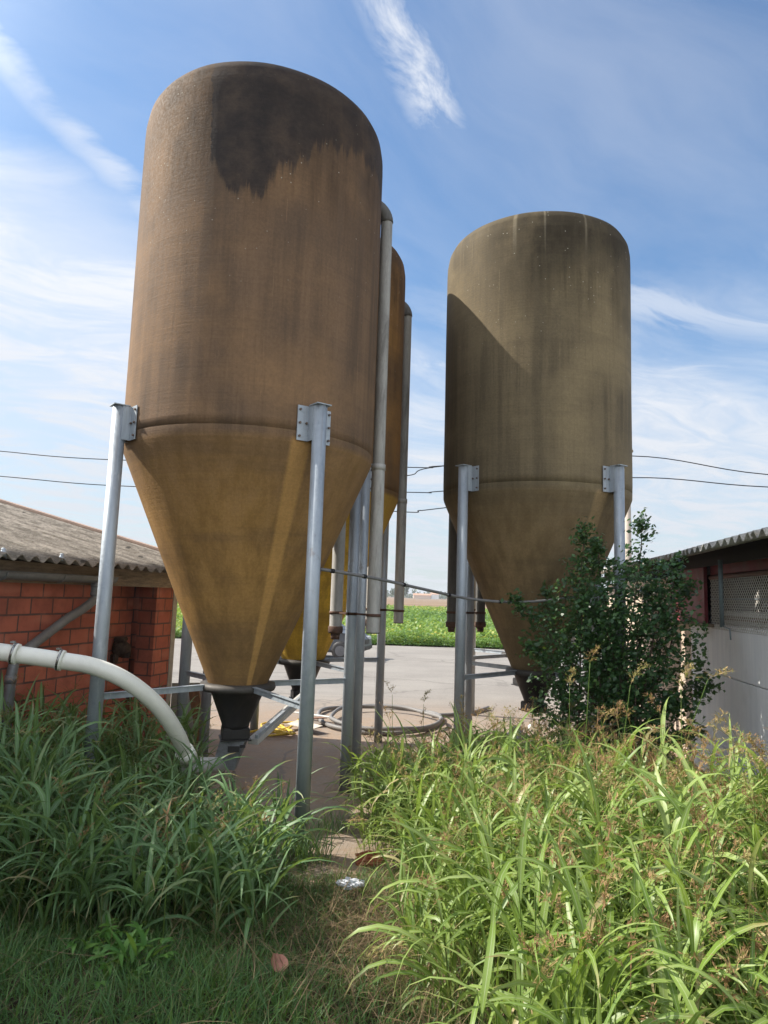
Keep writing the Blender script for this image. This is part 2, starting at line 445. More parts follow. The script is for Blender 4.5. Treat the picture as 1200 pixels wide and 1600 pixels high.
# ------------------------------------------------------------------ silos
KINK, TOPLEG = 3.227, 3.51
def silo(x, y, mat, label, angs, pipes, feet_z=0.):
    s = empty('feed_silo', (x, y, 0))
    tag(s, label, 'silo', 'tall fibreglass feed silos on steel legs')
    prof = [(.262, 1.150), (.60, 1.926), (1.115, 3.145), (1.142, 3.205), (1.152, 3.24), (1.153, 3.30)]
    prof_b = [(1.153, 3.30), (1.155, 3.6), (1.157, 4.4), (1.16, 5.3), (1.162, 6.18), (1.159, 6.30), (1.143, 6.40), (1.105, 6.47), (1.04, 6.515), (.85, 6.555), (.55, 6.61), (.25, 6.65)]
    # filled profile with many rows so that slight waviness can be pushed in
    def rows(p, n):
        z = np.array([q[1] for q in p]); r = np.array([q[0] for q in p]); zz = np.unique(np.concatenate([np.linspace(z[0], z[-1], n), z]))
        return [(float(np.interp(t, z, r)), float(t)) for t in zz]
    body = MB().lathe(rows(prof_b, 40), 96, cap=True); hop = MB().lathe(rows(prof, 24), 96, cap=False)
    for q in (body, hop):
        for i, p in enumerate(q.v):
            a = math.atan2(p[1], p[0]); k = 1 + .0022 * math.sin(5 * a + x + p[2] * .8) + .0012 * math.sin(13 * a + p[2] * 2.1)
            if 1.2 < p[2] < 3.15 or p[2] > 3.35: q.v[i] = (p[0] * k, p[1] * k, p[2])
    body.build('tank', mat, s); hop.build('hopper', mat, s)
    lid = MB().lathe([(.28, 6.64), (.28, 6.70), (.24, 6.73), (.06, 6.75)], 32).build('lid', M_black, s)
    ring = MB().lathe([(.255, 1.10), (.335, 1.105), (.345, 1.13), (.335, 1.165), (.27, 1.172)], 48).build('collar_ring', M_ring, s)
    dc = MB().lathe([(.12, .76), (.125, .80), (.245, 1.098), (.25, 1.099)], 32)
    dc.box((0, 0, .725), (.24, .24, .10), .3, bev=.01)
    dc.box((0, 0, .672), (.27, .27, .012), .3)
    dc.build('discharge_cone', M_black, s)
    legs = []
    for k, a in enumerate(angs):
        ca, sa = math.cos(R(a)), math.sin(R(a))
        rad = 1.153 + .038 + .0575
        px, py = rad * ca, rad * sa
        lg = MB().cyl((px, py, feet_z), (px, py, TOPLEG), .0575, 24)
        lg.box((px, py, TOPLEG + .004), (.135, .135, .008), R(a))
        o = lg.build('leg', M_galv, s); legs.append((px, py))
        br = MB(); bo = MB(); T = Matrix.Rotation(R(a), 4, 'Z')
        bolts = []
        for sgn in (-1, 1):
            ty = sgn * .098
            Mt = T
            rr = 1.166
            an = sgn * R(4.7)
            c = Matrix.Rotation(R(a) + an, 4, 'Z') @ Vector((rr, sgn * .012, 3.365))
            br.box(c, (.007, .098, .29), R(a) + an)
            c2 = T @ Vector((rr + .036, sgn * .057, 3.365))
            br.box(c2, (.075, .007, .29), R(a))
            for hz in (-.11, 0, .11):
                for ox in (-.028, .030):
                    cb = Matrix.Rotation(R(a) + an, 4, 'Z') @ Vector((rr + .006, sgn * .012 + ox, 3.365 + hz))
                    d = Vector((math.cos(R(a) + an), math.sin(R(a) + an), 0))
                    if (ox * sgn > 0 or hz == 0) and k < 2: bolts.append((cb, d))
        bk = br.build('bracket', M_galv, s)
        for cb, d in bolts: MB().cyl(cb, cb + d * .012, .0105, 6).build('bolt', M_bolt, bk)
        # flat brace from the collar to the leg
        br = MB().bar((.30 * ca, .30 * sa, 1.135), ((rad - .055) * ca, (rad - .055) * sa, 1.115), .045, .008)
        br.bar((.30 * ca, .30 * sa, 1.162), ((rad - .055) * ca, (rad - .055) * sa, 1.142), .006, .04)
        br.build('brace', M_galv, s)
    for a, bottom, joint, cap_, mid in pipes:
        ca, sa = math.cos(R(a)), math.sin(R(a)); rad = 1.31
        px, py = rad * ca, rad * sa
        top = 6.14
        up = [(px, py, joint), (px, py, top - .17)]
        el = [(px, py, top - .17)] + [((rad - .17 + .17 * math.cos(t)) * ca, (rad - .17 + .17 * math.cos(t)) * sa, top - .17 + .17 * math.sin(t)) for t in np.linspace(.2, math.pi / 2, 8)]
        el.append((1.10 * ca, 1.10 * sa, top))
        pf = MB().tube(up, .062, 20, cap=False).build('fill_pipe', mid, s)
        MB().tube(el, .070, 20).build('elbow', M_pvc_dark, pf)
        lo = MB().tube([(px, py, bottom), (px, py, bottom + .001), (px, py, joint - .1), (px, py, joint + .02)], .067, 20, cap=False)
        lo.tube([(px, py, joint - .03), (px, py, joint + .03)], .073, 20)
        lo.build('lower_pipe', M_pvc_low if mid is M_pvc_old else mid, pf)
        if cap_:
            MB().lathe([(.074, bottom - .02), (.080, bottom), (.080, bottom + .05), (.074, bottom + .055)], 20, (px, py, 0)).lathe([(.045, bottom - .085), (.052, bottom - .02)], 16, (px, py, 0)).build('end_cap', M_rust, pf)
        else:
            MB().lathe([(.069, bottom + .0), (.069, bottom + .012)], 20, (px, py, 0)).build('end_cap', M_pvc_dark, pf)
        # clamp at 1.8 m to the neighbouring leg
        lx, ly = min(legs, key=lambda q: (q[0] - px) ** 2 + (q[1] - py) ** 2)
        cz = 1.80
        cl = MB().lathe([(.076, cz - .014), (.076, cz + .014)], 20, (px, py, 0))
        cl.lathe([(.063, cz - .014), (.063, cz + .014)], 20, (lx, ly, 0))
        cl.bar((px, py, cz), (lx, ly, cz), .02, .02)
        cl.build('pipe_clamp', M_rust, s)
    return s
s1 = silo(-1.287, 6.384, M_silo1, 'biggest brown feed silo nearest the viewer with a black mould patch at its top', (306.5, 219, 128, 38),
          [(22, 1.62, 3.30, False, M_pvc_old), (52, 1.60, 3.2, True, M_pvc_old)])
s2 = silo(-.97, 8.833, M_silo2, 'orange brown feed silo half hidden behind the biggest silo', (306.5, 215, 127, 37.5),
          [(22, 1.63, 3.30, False, M_pvc_old), (52, 1.60, 3.2, True, M_pvc_old)])
s3 = silo(1.898, 8.473, M_silo3, 'olive brown feed silo standing alone at the right beside the dark bush', (304, 217, 122, 37),
          [(135, 1.62, 3.2, True, M_pvc_dark), (112, 1.62, 3.2, True, M_pvc_dark)])
s4 = silo(2.27, 10.92, M_silo4, 'yellowish feed silo almost hidden behind the olive silo at the right', (306.5, 215, 122, 37.5),
          [(137, 1.62, 3.2, True, M_pvc_old), (115, 1.62, 3.2, True, M_pvc_old)])

# transfer boot under the nearest silo
bt = empty('auger_boot', (-1.287, 6.384, 0))
tag(bt, 'dented grey steel auger boot under the outlet of the biggest silo', 'auger boot')
q = MB()
top = [(-.11, -.11, .665), (.11, -.11, .665), (.11, .11, .665), (-.11, .11, .665)]
bot = [(-.17, -.07, .45), (.02, -.07, .40), (.02, .07, .40), (-.17, .07, .45)]
q.add(top + bot, [(0, 1, 2, 3), (7, 6, 5, 4), (0, 4, 5, 1), (1, 5, 6, 2), (2, 6, 7, 3), (3, 7, 4, 0)])
q.build('boot_housing', simple('dull_zinc', (.22, .23, .24), .5, .4, .4, .3, 8, .1, (.10, .08, .07), .5), bt)
MB().cyl((-.10, -.03, .44), (-.34, -.36, .50), .068, 20).build('inlet_collar', M_dirtywhite, bt)
MB().box((.02, -.13, .60), (.10, .01, .05), .2).box((.10, -.14, .63), (.05, .02, .02), .2).build('latch', M_black, bt)
MB().cyl((-.10, .05, .40), (-.10, .05, .012), .014, 8).cyl((.02, -.05, .39), (.02, -.05, .012), .014, 8).build('support_foot', M_bolt, bt)

# inclined white trough
tr = empty('conveyor_trough', (-1.16, 6.47, 0))
tag(tr, 'dirty white trough running up and away from the boot of the biggest silo', 'conveyor trough')
a, b_ = Vector((.02, .02, .62)), Vector((.36, 1.30, .88))
MB().bar(a, b_, .05, .10).build('channel', M_dirtywhite, tr)
MB().bar(a + Vector((.03, 0, .045)), b_ + Vector((.03, 0, .045)), .035, .03).build('cover_strip', M_galv, tr)
MB().cyl(b_ + Vector((-.02, -.05, -.02)), (.34, 1.25, .012), .02, 10).build('prop', M_galv, tr)

# white pneumatic/auger pipe coming from the left
pp = smooth_pts([(-4.3, 4.55, 1.62), (-3.4, 4.85, 1.59), (-2.82, 5.15, 1.49), (-2.4, 5.25, 1.43), (-2.16, 5.3, 1.385), (-1.94, 5.4, 1.27), (-1.76, 5.58, 1.07), (-1.655, 5.8, .82), (-1.62, 6.0, .60), (-1.60, 6.06, .54)], 8)
pt = empty('auger_pipe', (0, 0, 0)); tag(pt, 'cream white plastic pipe curving down from the left to the biggest silo', 'pipe')
MB().tube(pp, .064, 28).build('bent_pipe', M_white_pipe, pt)
for p0, p1 in (((-2.73, 5.155, 1.483), (-2.69, 5.163, 1.476)), ((-2.425, 5.24, 1.437), (-2.388, 5.248, 1.430))):
    p0 = Vector(p0); p1 = Vector(p1)
    MB().cyl(p0, p1, .0765, 28).build('sleeve_band', M_white_pipe, pt)
    bnd = MB().cyl(p0 + (p1 - p0) * .15, p0 + (p1 - p0) * .55, .0795, 28)
    c = p0 + Vector((0, 0, .082)); bnd.box(c, (.035, .03, .016), .2, bev=.003)
    bnd.build('hose_clamp', M_stainless, pt)
MB().cyl((-1.625, 5.965, .64), (-1.60, 6.06, .545), .078, 28).build('elbow_sleeve', M_white_pipe, pt)

# black feed conduit slung between the silos
cb = smooth_pts([(-.49, 5.42, 2.19), (-.31, 5.5, 2.17), (.02, 5.9, 2.13), (.38, 6.3, 2.07), (.92, 6.8, 1.99), (1.48, 7.05, 1.98), (2.11, 7.3, 2.06), (2.56, 7.42, 2.17)], 6)
ct = empty('slung_conduit'); tag(ct, 'grey conduit sagging between the legs of the two front silos', 'conduit')
MB().tube(cb, .014, 10).build('conduit', M_cable, ct)
for i in range(3, len(cb) - 2, 6): MB().cyl(Vector(cb[i]), Vector(cb[i]) + (Vector(cb[i + 1]) - Vector(cb[i])).normalized() * .03, .0185, 10).build('tape_band', M_wire, ct)

# ------------------------------------------------------------------ brick shed, left
e = Vector((.2288, .9735, 0)); nrm = Vector((-.9735, .2288, 0))
SH = empty('brick_shed', (-4.045, 3.0, 0), math.atan2(e.y, e.x))
tag(SH, 'red brick shed with a corrugated grey cement roof at the left', 'shed')
def brickmat():
    m, g, b = newmat('red_brick', .9, 0, .15)
    oc = g.n('ShaderNodeTexCoord').outputs['Object']; x, y, z = g.sep(oc)
    geo = g.n('ShaderNodeNewGeometry'); 
    v = g.comb(g.m('ADD', x, y), z, 0.)
    wob = g.vm('MULTIPLY', g.vm('SUBTRACT', g.noise(oc, 9, 3, .6, 0, 'Color'), (.5, .5, .5)), (.008, .008, 0))
    v = g.vm('ADD', v, wob)
    br = g.n('ShaderNodeTexBrick'); g.put(br.inputs['Vector'], v)
    br.inputs['Scale'].default_value = 1; br.inputs['Brick Width'].default_value = .29; br.inputs['Row Height'].default_value = .156
    br.inputs['Mortar Size'].default_value = .010; br.inputs['Mortar Smooth'].default_value = .15; br.inputs['Bias'].default_value = 0
    br.inputs['Color1'].default_value = (.50, .165, .105, 1); br.inputs['Color2'].default_value = (.40, .125, .085, 1); br.inputs['Mortar'].default_value = (.13, .085, .075, 1)
    n = g.noise(oc, 3, 6, .7); n2 = g.noise(oc, 26, 4, .7)
    c = g.mix(g.m('MULTIPLY', g.mp(n, .42, .68), .5), br.outputs[0], (.16, .07, .055))
    pale = g.mp(g.noise(g.scale(oc, 3.4, 3.4, 6.4), 1., 0, .5), .55, .75)
    c = g.mix(g.m('MULTIPLY', pale, .35), c, (.55, .24, .17))
    c = g.mix(g.m('MULTIPLY', g.mp(g.m('ADD', z, g.m('MULTIPLY', n, .8)), .9, .3), .45), c, (.15, .12, .09))
    c = g.mix(g.m('MULTIPLY', g.mp(n2, .5, .75), .35), c, (.38, .13, .08))
    g.put(b.inputs['Base Color'], c)
    h = g.m('ADD', g.m('MULTIPLY', g.m('SUBTRACT', 1., br.outputs[1]), 1.), g.m('MULTIPLY', n2, .25))
    g.put(b.inputs['Normal'], g.bump(h, .6, .01))
    return m
M_brick = brickmat()
# wall in local coordinates: x along the wall, +y away from the yard
MB().box((1.65, .12, 1.02), (6.10, .24, 2.04)).build('wall', M_brick, SH)             # x -1.4..4.7
MB().box((5.15, .40, 1.02), (.90, .16, 2.04)).build('recessed_wall', M_brick, SH)     # 4.7..5.6 set back
MB().box((5.79, .12, 1.02), (.38, .24, 2.04)).build('brick_pier', M_brick, SH)
MB().box((6.03, .12, 1.0), (.10, .26, 2.0)).build('corner_post', simple('pale_render', (.34, .32, .29), .9, 0, .2, .2, 6), SH)
MB().box((2.3, 2.3, 1.02), (7.4, .2, 2.04)).box((5.9, 1.25, 1.02), (.2, 1.9, 2.04)).box((-1.35, 1.3, 1.02), (.2, 1.95, 2.04)).build('rear_walls', M_brick, SH)
M_timber = simple('weathered_timber', (.27, .21, .15), .9, 0, .2, .35, 5, .3, (.07, .055, .045), .6, (1, 8, 8))
MB().box((2.75, -.065, 2.10), (8.4, .05, .19)).build('fascia', M_timber, SH)
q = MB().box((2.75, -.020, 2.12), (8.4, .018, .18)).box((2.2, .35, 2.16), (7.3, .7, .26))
q.build('eave_gap_shade', simple('dark_eave_shade', (.05, .04, .035), .9), SH)  # dark boards standing in for the shaded gap under the sheets
def corr(x0, x1, y0, y1, z0, slope, lam=.172, amp=.026, th=.008, ny=14, jag=True, seed=1):
    """corrugated sheet roof: waves along x, running up along +y"""
    n = int((x1 - x0) / lam * 8); q = MB(); rr = np.random.default_rng(seed)
    nsheet = int((x1 - x0) / .92) + 2; off = rr.uniform(-.035, .02, nsheet)
    for side in (0, 1):
        for j in range(ny + 1):
            for i in range(n + 1):
                x = x0 + (x1 - x0) * i / n; t = j / ny
                ya = y0 + (off[int((x - x0) / .92)] if jag and j == 0 else 0)
                y = ya + (y1 - ya) * t
                z = z0 + slope * (y - y0) + amp * math.cos(2 * math.pi * (x - x0) / lam) - side * th
                if jag: z += .012 * math.sin(x * .9) * (1 - t)
                q.v.append((x, y, z))
    A = (ny + 1) * (n + 1)
    for j in range(ny):
        for i in range(n):
            a = j * (n + 1) + i
            q.f += [(a, a + 1, a + n + 2, a + n + 1), (A + a, A + a + n + 1, A + a + n + 2, A + a + 1)]; q.sm += [True, True]
    for i in range(n):
        q.f += [(i, A + i, A + i + 1, i + 1)]; q.sm += [False]
        a = ny * (n + 1) + i; q.f += [(a, a + 1, A + a + 1, A + a)]; q.sm += [False]
    for j in range(ny):
        for i, fl in ((0, 0), (n, 1)):
            a = j * (n + 1) + i; c = a + n + 1
            q.f.append((a, c, A + c, A + a) if not fl else (a, A + a, A + c, c)); q.sm.append(False)
    return q
def roofmat(name, c0, c1, moss=(.16, .14, .09)):
    m, g, b = newmat(name, .95, 0, .1)
    oc = g.n('ShaderNodeTexCoord').outputs['Object']
    n = g.noise(g.scale(oc, 1.6, .8, 1), 3, 8, .75); n2 = g.noise(oc, 34, 5, .8); n3 = g.noise(g.scale(oc, 14, 3, 4), 1.4, 5, .7)
    c = g.mix(g.mp(n, .38, .62), c0, c1)
    c = g.mix(g.m('MULTIPLY', g.mp(n2, .52, .66), .7), c, tuple(q * .35 for q in c0))
    c = g.mix(g.m('MULTIPLY', g.mp(n3, .55, .7), .6), c, moss)
    c = g.mix(g.m('MULTIPLY', g.mp(g.voro(oc, 3.2), .14, .08), .85), c, (.05, .045, .04))
    g.put(b.inputs['Base Color'], c); g.put(b.inputs['Normal'], g.bump(g.m('ADD', n2, n3), .9, .02))
    return m
M_roof = roofmat('lichened_cement_sheet', (.17, .15, .125), (.36, .32, .27), (.13, .11, .08))
SL = .255
rf = corr(-1.6, 6.95, -.36, 5.2, 2.215, SL).build('roof', M_roof, SH)
# verge flashing at the far end of the roof
a = math.atan(SL)
q = MB(); Mx = Matrix.Rotation(a, 4, 'X')
q.box((7.02, -.36 + 2.78, 2.25 + SL * 2.78), (.16, 5.75, .035), M=Mx, bev=.004)
q.box((7.105, -.36 + 2.78, 2.19 + SL * 2.78), (.02, 5.75, .15), M=Mx)
q.build('verge_trim', simple('pinkish_beige_trim', (.40, .29, .23), .8, 0, .2, .12, 4), SH)
# roof hooks (galvanised bolts with cowls)
q = MB()
for hx in (2.72, 3.42):
    q.lathe([(.022, 2.215), (.032, 2.235), (.02, 2.26), (.01, 2.285)], 12, (hx, -.33, 0)).cyl((hx + .04, -.33, 2.20), (hx - .02, -.33, 2.28), .007, 6)
q.build('roof_hook', M_galv, rf)
# half round gutter with its brackets
M_gut = simple('grey_zinc_gutter', (.20, .21, .215), .5, .3, .4, .2, 4, .05, (.11, .11, .11), .5)
q = MB(); seg = 14; xs_ = np.linspace(-1.5, 4.45, 30)
for side, rad in ((0, .068), (1, .063)):
    for xx in xs_:
        for k in range(seg + 1):
            an = math.pi + math.pi * k / seg
            q.v.append((xx, -.16 + rad * math.cos(an), 2.098 + rad * math.sin(an) - .0012 * (xx)))
A = len(xs_) * (seg + 1)
for i in range(len(xs_) - 1):
    for k in range(seg):
        a0 = i * (seg + 1) + k
        q.f += [(a0, a0 + 1, a0 + seg + 2, a0 + seg + 1), (A + a0, A + a0 + seg + 1, A + a0 + seg + 2, A + a0 + 1)]; q.sm += [True, True]
q.tube([(-1.5, -.228, 2.10), (4.45, -.228, 2.094)], .008, 8)
nn = len(q.v); 
q.add([(4.452, -.16 + .068 * math.cos(math.pi + math.pi * k / 12), 2.093 + .068 * math.sin(math.pi + math.pi * k / 12)) for k in range(13)], [tuple(range(13))])
gu = q.build('gutter', M_gut, SH)
q = MB()
for xx in (-.4, .9, 2.0, 2.9, 3.62, 4.2):
    q.tube([(xx, -.16 + .073 * math.cos(t), 2.094 + .073 * math.sin(t)) for t in np.linspace(math.pi, 2 * math.pi, 12)] + [(xx, -.05, 2.12)], .006, 6)
q.build('gutter_bracket', M_gut, gu)
dp = smooth_pts([(4.18, -.16, 2.04), (4.18, -.16, 1.93), (4.17, -.16, 1.86), (4.02, -.14, 1.76), (3.85, -.12, 1.68)], 5) + [(3.3, -.10, 1.38), (3.22, -.10, 1.30), (3.20, -.10, 1.18), (3.20, -.10, 0.02)]
q = MB().tube(dp, .045, 16)
for zc in (1.985, 1.90): q.lathe([(.049, zc), (.049, zc + .035)], 16, (4.18, -.16, 0))
q.lathe([(.049, 1.13), (.049, 1.2)], 16, (3.2, -.10, 0))
q.build('downpipe', M_gut, SH)
for hx, zz_ in ((4.86, 1.28), (5.32, 1.28)):
    q = MB()
    q.lathe([(.11, 0), (.12, .03), (.115, .05), (.07, .11), (.05, .15)], 14, (hx, .30, zz_), M=Matrix.Rotation(R(90), 4, 'X'))
    q.box((hx - .02, .25, zz_ + .10), (.17, .12, .05), .3, bev=.01).box((hx + .08, .24, zz_ - .05), (.05, .12, .15), .2, bev=.01).box((hx - .08, .28, zz_ - .12), (.08, .07, .10), -.2, bev=.01)
    q.build('rusted_fan_housing', simple('rusty_fan', (.07, .05, .04), .9, .2, .2, .5, 25, .6, (.16, .13, .11), .6), SH)

# boards leaning behind the shed corner
pl = MB().box((0, 0, .36), (.13, .035, .74), M=Matrix.Rotation(R(-9), 4, 'Y') @ Matrix.Rotation(R(12), 4, 'X')).build('timber_plank', simple('brown_plank', (.20, .105, .055), .85, 0, .2, .3, 4, .3, (.08, .05, .03), .5, (6, 6, 1)), loc=(-2.33, 9.1, 0))
tag(pl, 'short brown timber plank standing between two legs of the biggest silo', 'plank')
sb = MB().box((0, 0, .36), (.44, .05, .74), M=Matrix.Rotation(R(20), 4, 'Z') @ Matrix.Rotation(R(-10), 4, 'X')).build('cement_board', simple('grey_board', (.24, .25, .25), .9, 0, .2, .2, 5, .2), loc=(-2.55, 9.4, .01))
tag(sb, 'grey cement board leaning at the far corner of the brick shed', 'board')

# ------------------------------------------------------------------ right hand shed
er = Vector((.15, 1, 0)).normalized()
RS = empty('panel_shed', (2.7, 0, 0), math.atan2(er.y, er.x))     # local x along the wall, -y into the shed
tag(RS, 'white panel shed with netted windows and a corrugated roof at the right', 'shed')
k_ = er.y    # world y -> local x: x = y / k_
def Lx(y): return y / k_
def whitewall():
    m, g, b = newmat('white_panel', .7, 0, .3)
    oc = g.n('ShaderNodeTexCoord').outputs['Object']; z = g.sep(oc)[2]
    n = g.noise(g.scale(oc, 6, 6, .5), 1.5, 6, .7); n2 = g.noise(oc, 2, 5, .6)
    c = g.mix(g.mp(n, .3, .7), (.74, .75, .77), (.86, .86, .86))
    c = g.mix(g.m('MULTIPLY', g.mp(n2, .55, .7), .25), c, (.45, .45, .43))
    drip = g.m('MULTIPLY', g.mp(g.noise(g.scale(oc, 22, 22, .8), 1.1, 4, .7), .62, .72), g.mp(z, 1.0, 1.75, 0, .6))
    c = g.mix(drip, c, (.22, .21, .20))
    g.put(b.inputs['Base Color'], c); g.put(b.inputs['Normal'], g.bump(n, .1, .004))
    return m
M_ww = whitewall()
q = MB()
for z0, z1 in ((0, .434), (.446, 1.224), (1.236, 1.79)): q.box(((Lx(1) + Lx(8.95)) / 2, -.08, (z0 + z1) / 2), (Lx(7.95), .16, z1 - z0), bev=.004)
q.box(((Lx(1) + Lx(8.95)) / 2, -.09, .9), (Lx(7.9), .12, 1.74))
q.build('lower_wall', M_ww, RS)
MB().box(((Lx(8.95) + Lx(15)) / 2, -.08, 1.2), (Lx(6.05) - .01, .15, 2.4)).build('far_wall', simple('beige_render', (.52, .42, .33), .9, 0, .2, .15, 3), RS)
M_maroon = simple('maroon_painted_metal', (.24, .045, .055), .55, 0, .35, .2, 4, .05, (.07, .03, .03), .5)
MB().box((Lx(8.95), .035, 2.14), (Lx(1.5), .04, .70), bev=.004).build('shutter', M_maroon, RS)
MB().box((Lx(8.9), .05, 1.775), (Lx(1.75), .12, .035)).build('shutter_rail', M_timber, RS)
MB().box(((Lx(1) + Lx(8.2)) / 2, -.05, 2.445), (Lx(7.2), .06, .15)).build('lintel_board', M_maroon, RS)
MB().cyl((Lx(1), -.02, 2.345), (Lx(8.18), -.02, 2.335), .028, 12).build('shutter_tube', simple('dusty_red_tube', (.22, .12, .10), .7, 0, .3, .2, 4), RS)
MB().box((Lx(8.16), -.06, 2.07), (.07, .10, .56)).build('window_post', simple('dark_frame', (.04, .035, .04), .8), RS)
# netting: diamond wire built as thin bars
q = MB(); cell = .075; z0n, z1n = 1.74, 2.31; y0n, y1n = Lx(4.6), Lx(8.12)
yw = .004
def wirebar(x0, z0, x1, z1, t=.006):
    d = Vector((x1 - x0, 0, z1 - z0)).normalized(); n_ = Vector((-d.z, 0, d.x)) * t / 2
    a = Vector((x0, yw, z0)); c = Vector((x1, yw, z1)); o = Vector((0, .0022, 0))
    q.add([a + n_ + o, a - n_ + o, c - n_ + o, c + n_ + o, a + n_ - o, a - n_ - o, c - n_ - o, c + n_ - o], [(0, 1, 2, 3), (7, 6, 5, 4), (0, 4, 5, 1), (2, 6, 7, 3), (0, 3, 7, 4), (1, 5, 6, 2)])
x = y0n - (z1n - z0n)
while x < y1n:
    for sg in (1, -1):
        xa, za = x, (z0n if sg > 0 else z1n); xb, zb = x + (z1n - z0n), (z1n if sg > 0 else z0n)
        if xa < y0n: t = (y0n - xa) / (xb - xa); xa, za = y0n, za + (zb - za) * t
        if xb > y1n: t = (y1n - xa) / (xb - xa); xb, zb = y1n, za + (zb - za) * t
        if xb > xa + .01: wirebar(xa, za, xb, zb)
    x += cell * .72
q.build('wire_netting', simple('galvanised_wire', (.62, .59, .54), .6, .0, .3, .1, 10, 0), RS)
m, g, b = newmat('window_curtain', .9, 0, .2)
oc = g.n('ShaderNodeTexCoord').outputs['Object']; z = g.sep(oc)[2]
n = g.noise(g.scale(oc, 5, 5, 14), 2, 4, .6)
c = g.mix(g.mp(g.m('ADD', z, g.m('MULTIPLY', n, .05)), 1.965, 1.985), (.80, .79, .76), (.03, .025, .025))
c = g.mix(g.m('MULTIPLY', g.mp(n, .5, .6), g.mp(z, 1.97, 1.99, 0, .6)), c, (.24, .20, .16))
g.put(b.inputs['Base Color'], c)
MB().box(((Lx(1) + Lx(9)) / 2, -.17, 2.05), (Lx(8), .02, .70)).build('window_panel', m, RS)
MB().box(((Lx(1) + Lx(8.1)) / 2, -.11, 1.87), (Lx(7.1), .05, .05)).build('window_sill_board', M_timber, RS)
q = MB()
for zw in (2.08, 2.09): q.tube([(Lx(4.6), .012, zw - .002), (Lx(8.1), .012, zw)], .003, 6)
q.build('guy_wire', M_galv, RS)
M_roof2 = roofmat('old_cement_sheet', (.42, .41, .39), (.60, .57, .50), (.34, .27, .14))
Mr = Matrix.Rotation(math.pi, 4, 'Z')
ro = corr(-Lx(15.5), -Lx(1.5), -.50, 4.0, 2.585, .22, lam=.185, amp=.030, th=.010, ny=6, seed=4).build('roof', M_roof2, RS)
ro.rotation_euler = (0, 0, math.pi)   # waves parallel to the wall, rising into the shed
q = MB().box((Lx(8.2), .10, 2.505), (Lx(13.6), .05, .09)).box((Lx(8.2), .06, 2.60), (Lx(13.4), .03, .19)).box((Lx(8.2), -.4, 2.49), (Lx(13.4), .8, .02))  # eaves board, plus dark fill coloured as the shade under the roof
q.box((Lx(8.2), -.25, 2.60), (Lx(13.6), .6, .02), M=Matrix.Rotation(-.215, 4, 'X'))
q.build('eaves_board_and_gap_fill', simple('dark_eaves', (.045, .035, .032), .9), RS)
MB().tube([(Lx(7.35), .14, 2.50), (Lx(7.35), .14, 1.78)], .024, 12).tube([(Lx(7.35), .14, 1.79), (Lx(7.12), .14, 1.77), (Lx(7.10), .14, 1.66)], .008, 8).build('support_tube', simple('blue_grey_tube', (.22, .27, .29), .5, .2, .4, .2, 6), RS)
MB().box((Lx(8), -4.0, 1.2), (Lx(14), .15, 2.4)).box((Lx(1.05), -2.1, 1.2), (.15, 3.8, 2.4)).box((Lx(14.95), -2.1, 1.2), (.15, 3.8, 2.4)).build('rear_walls', M_ww, RS)

# ------------------------------------------------------------------ pole and power lines
po = empty('utility_pole', (10.12, 28, 0)); tag(po, 'pale timber utility pole rising behind the olive silo', 'pole')
MB().lathe([(.16, 0), (.145, 3), (.115, 8.55)], 16).build('shaft', simple('bleached_pole', (.42, .36, .30), .85, 0, .2, .2, 2, .2, None, 0, (5, 5, .6)), po)
MB().box((0, 0, 8.35), (.5, .09, .09)).build('crossarm', M_timber, po)
for xo in (-.2, 0., .2): MB().lathe([(.02, 8.39), (.045, 8.42), (.03, 8.45), (.045, 8.48), (.015, 8.51)], 10, (xo, 0, 0)).build('insulator', M_dirtywhite, po)
for pts, lab in (([(-30, 36, 9.6), (-22.89, 34.0, 8.79), (-19.04, 33.0, 8.44), (-13.29, 32.0, 8.01), (.85, 30.0, 7.73), (2.47, 29.5, 7.75), (10.22, 28.0, 8.15), (14.88, 26.0, 7.15), (22, 23, 6.4)], 'upper black power line crossing the sky from left edge to right edge'),
                 ([(-30, 36, 8.2), (-18.91, 33.0, 7.19), (-12.06, 32.0, 6.75), (.91, 30.0, 6.60), (2.5, 29.5, 6.62), (10.22, 28.0, 7.22), (14.86, 26.0, 6.66), (22, 23, 6.2)], 'lower black power line crossing the sky behind both rows of silos'),
                 ([(-8, 32, 6.3), (.57, 30.0, 5.72), (1.55, 29.7, 5.76), (2.51, 29.5, 5.87), (10.3, 28.0, 6.9)], 'lowest thin wire seen between the orange silo and the olive silo'),
                 ([(.2, 30.2, 7.30), (1.2, 29.9, 7.38), (2.5, 29.4, 7.72), (10.3, 28, 8.33)], 'short wire rising to the upper power line between the silos')):
    o = MB().tube(smooth_pts(pts, 8), .022, 6).build('power_line', M_wire)
    tag(o, lab, 'power line', 'overhead power lines')

# ------------------------------------------------------------------ yard clutter
M_hose = simple('grey_hose', (.20, .19, .18), .55, 0, .3, .15, 6, .05)
q = MB()
def loop(cx, cy, rx, ry, ph, n=48, turns=1., z=.04, wob=.05):
    return [(cx + rx * math.cos(t) * (1 + wob * math.sin(3 * t + ph)), cy + ry * math.sin(t) * (1 + wob * math.cos(2 * t + ph)), z + .012 * math.sin(5 * t + ph)) for t in np.linspace(0, 2 * math.pi * turns, int(n * turns))]
q.tube(loop(.02, 11.2, .98, 1.25, .3, turns=1.9, z=.05, wob=.07), .032, 10)
q.tube(loop(.10, 11.0, .86, 1.0, 1.9, z=.11, wob=.05), .030, 10)
q.tube(smooth_pts([(.9, 11.6, .05), (1.5, 11.9, .05), (2.0, 12.6, .05)], 6), .032, 10)
tag(q.build('hose_coil', M_hose), 'large coil of grey hose lying on the concrete behind the silo legs', 'hose')
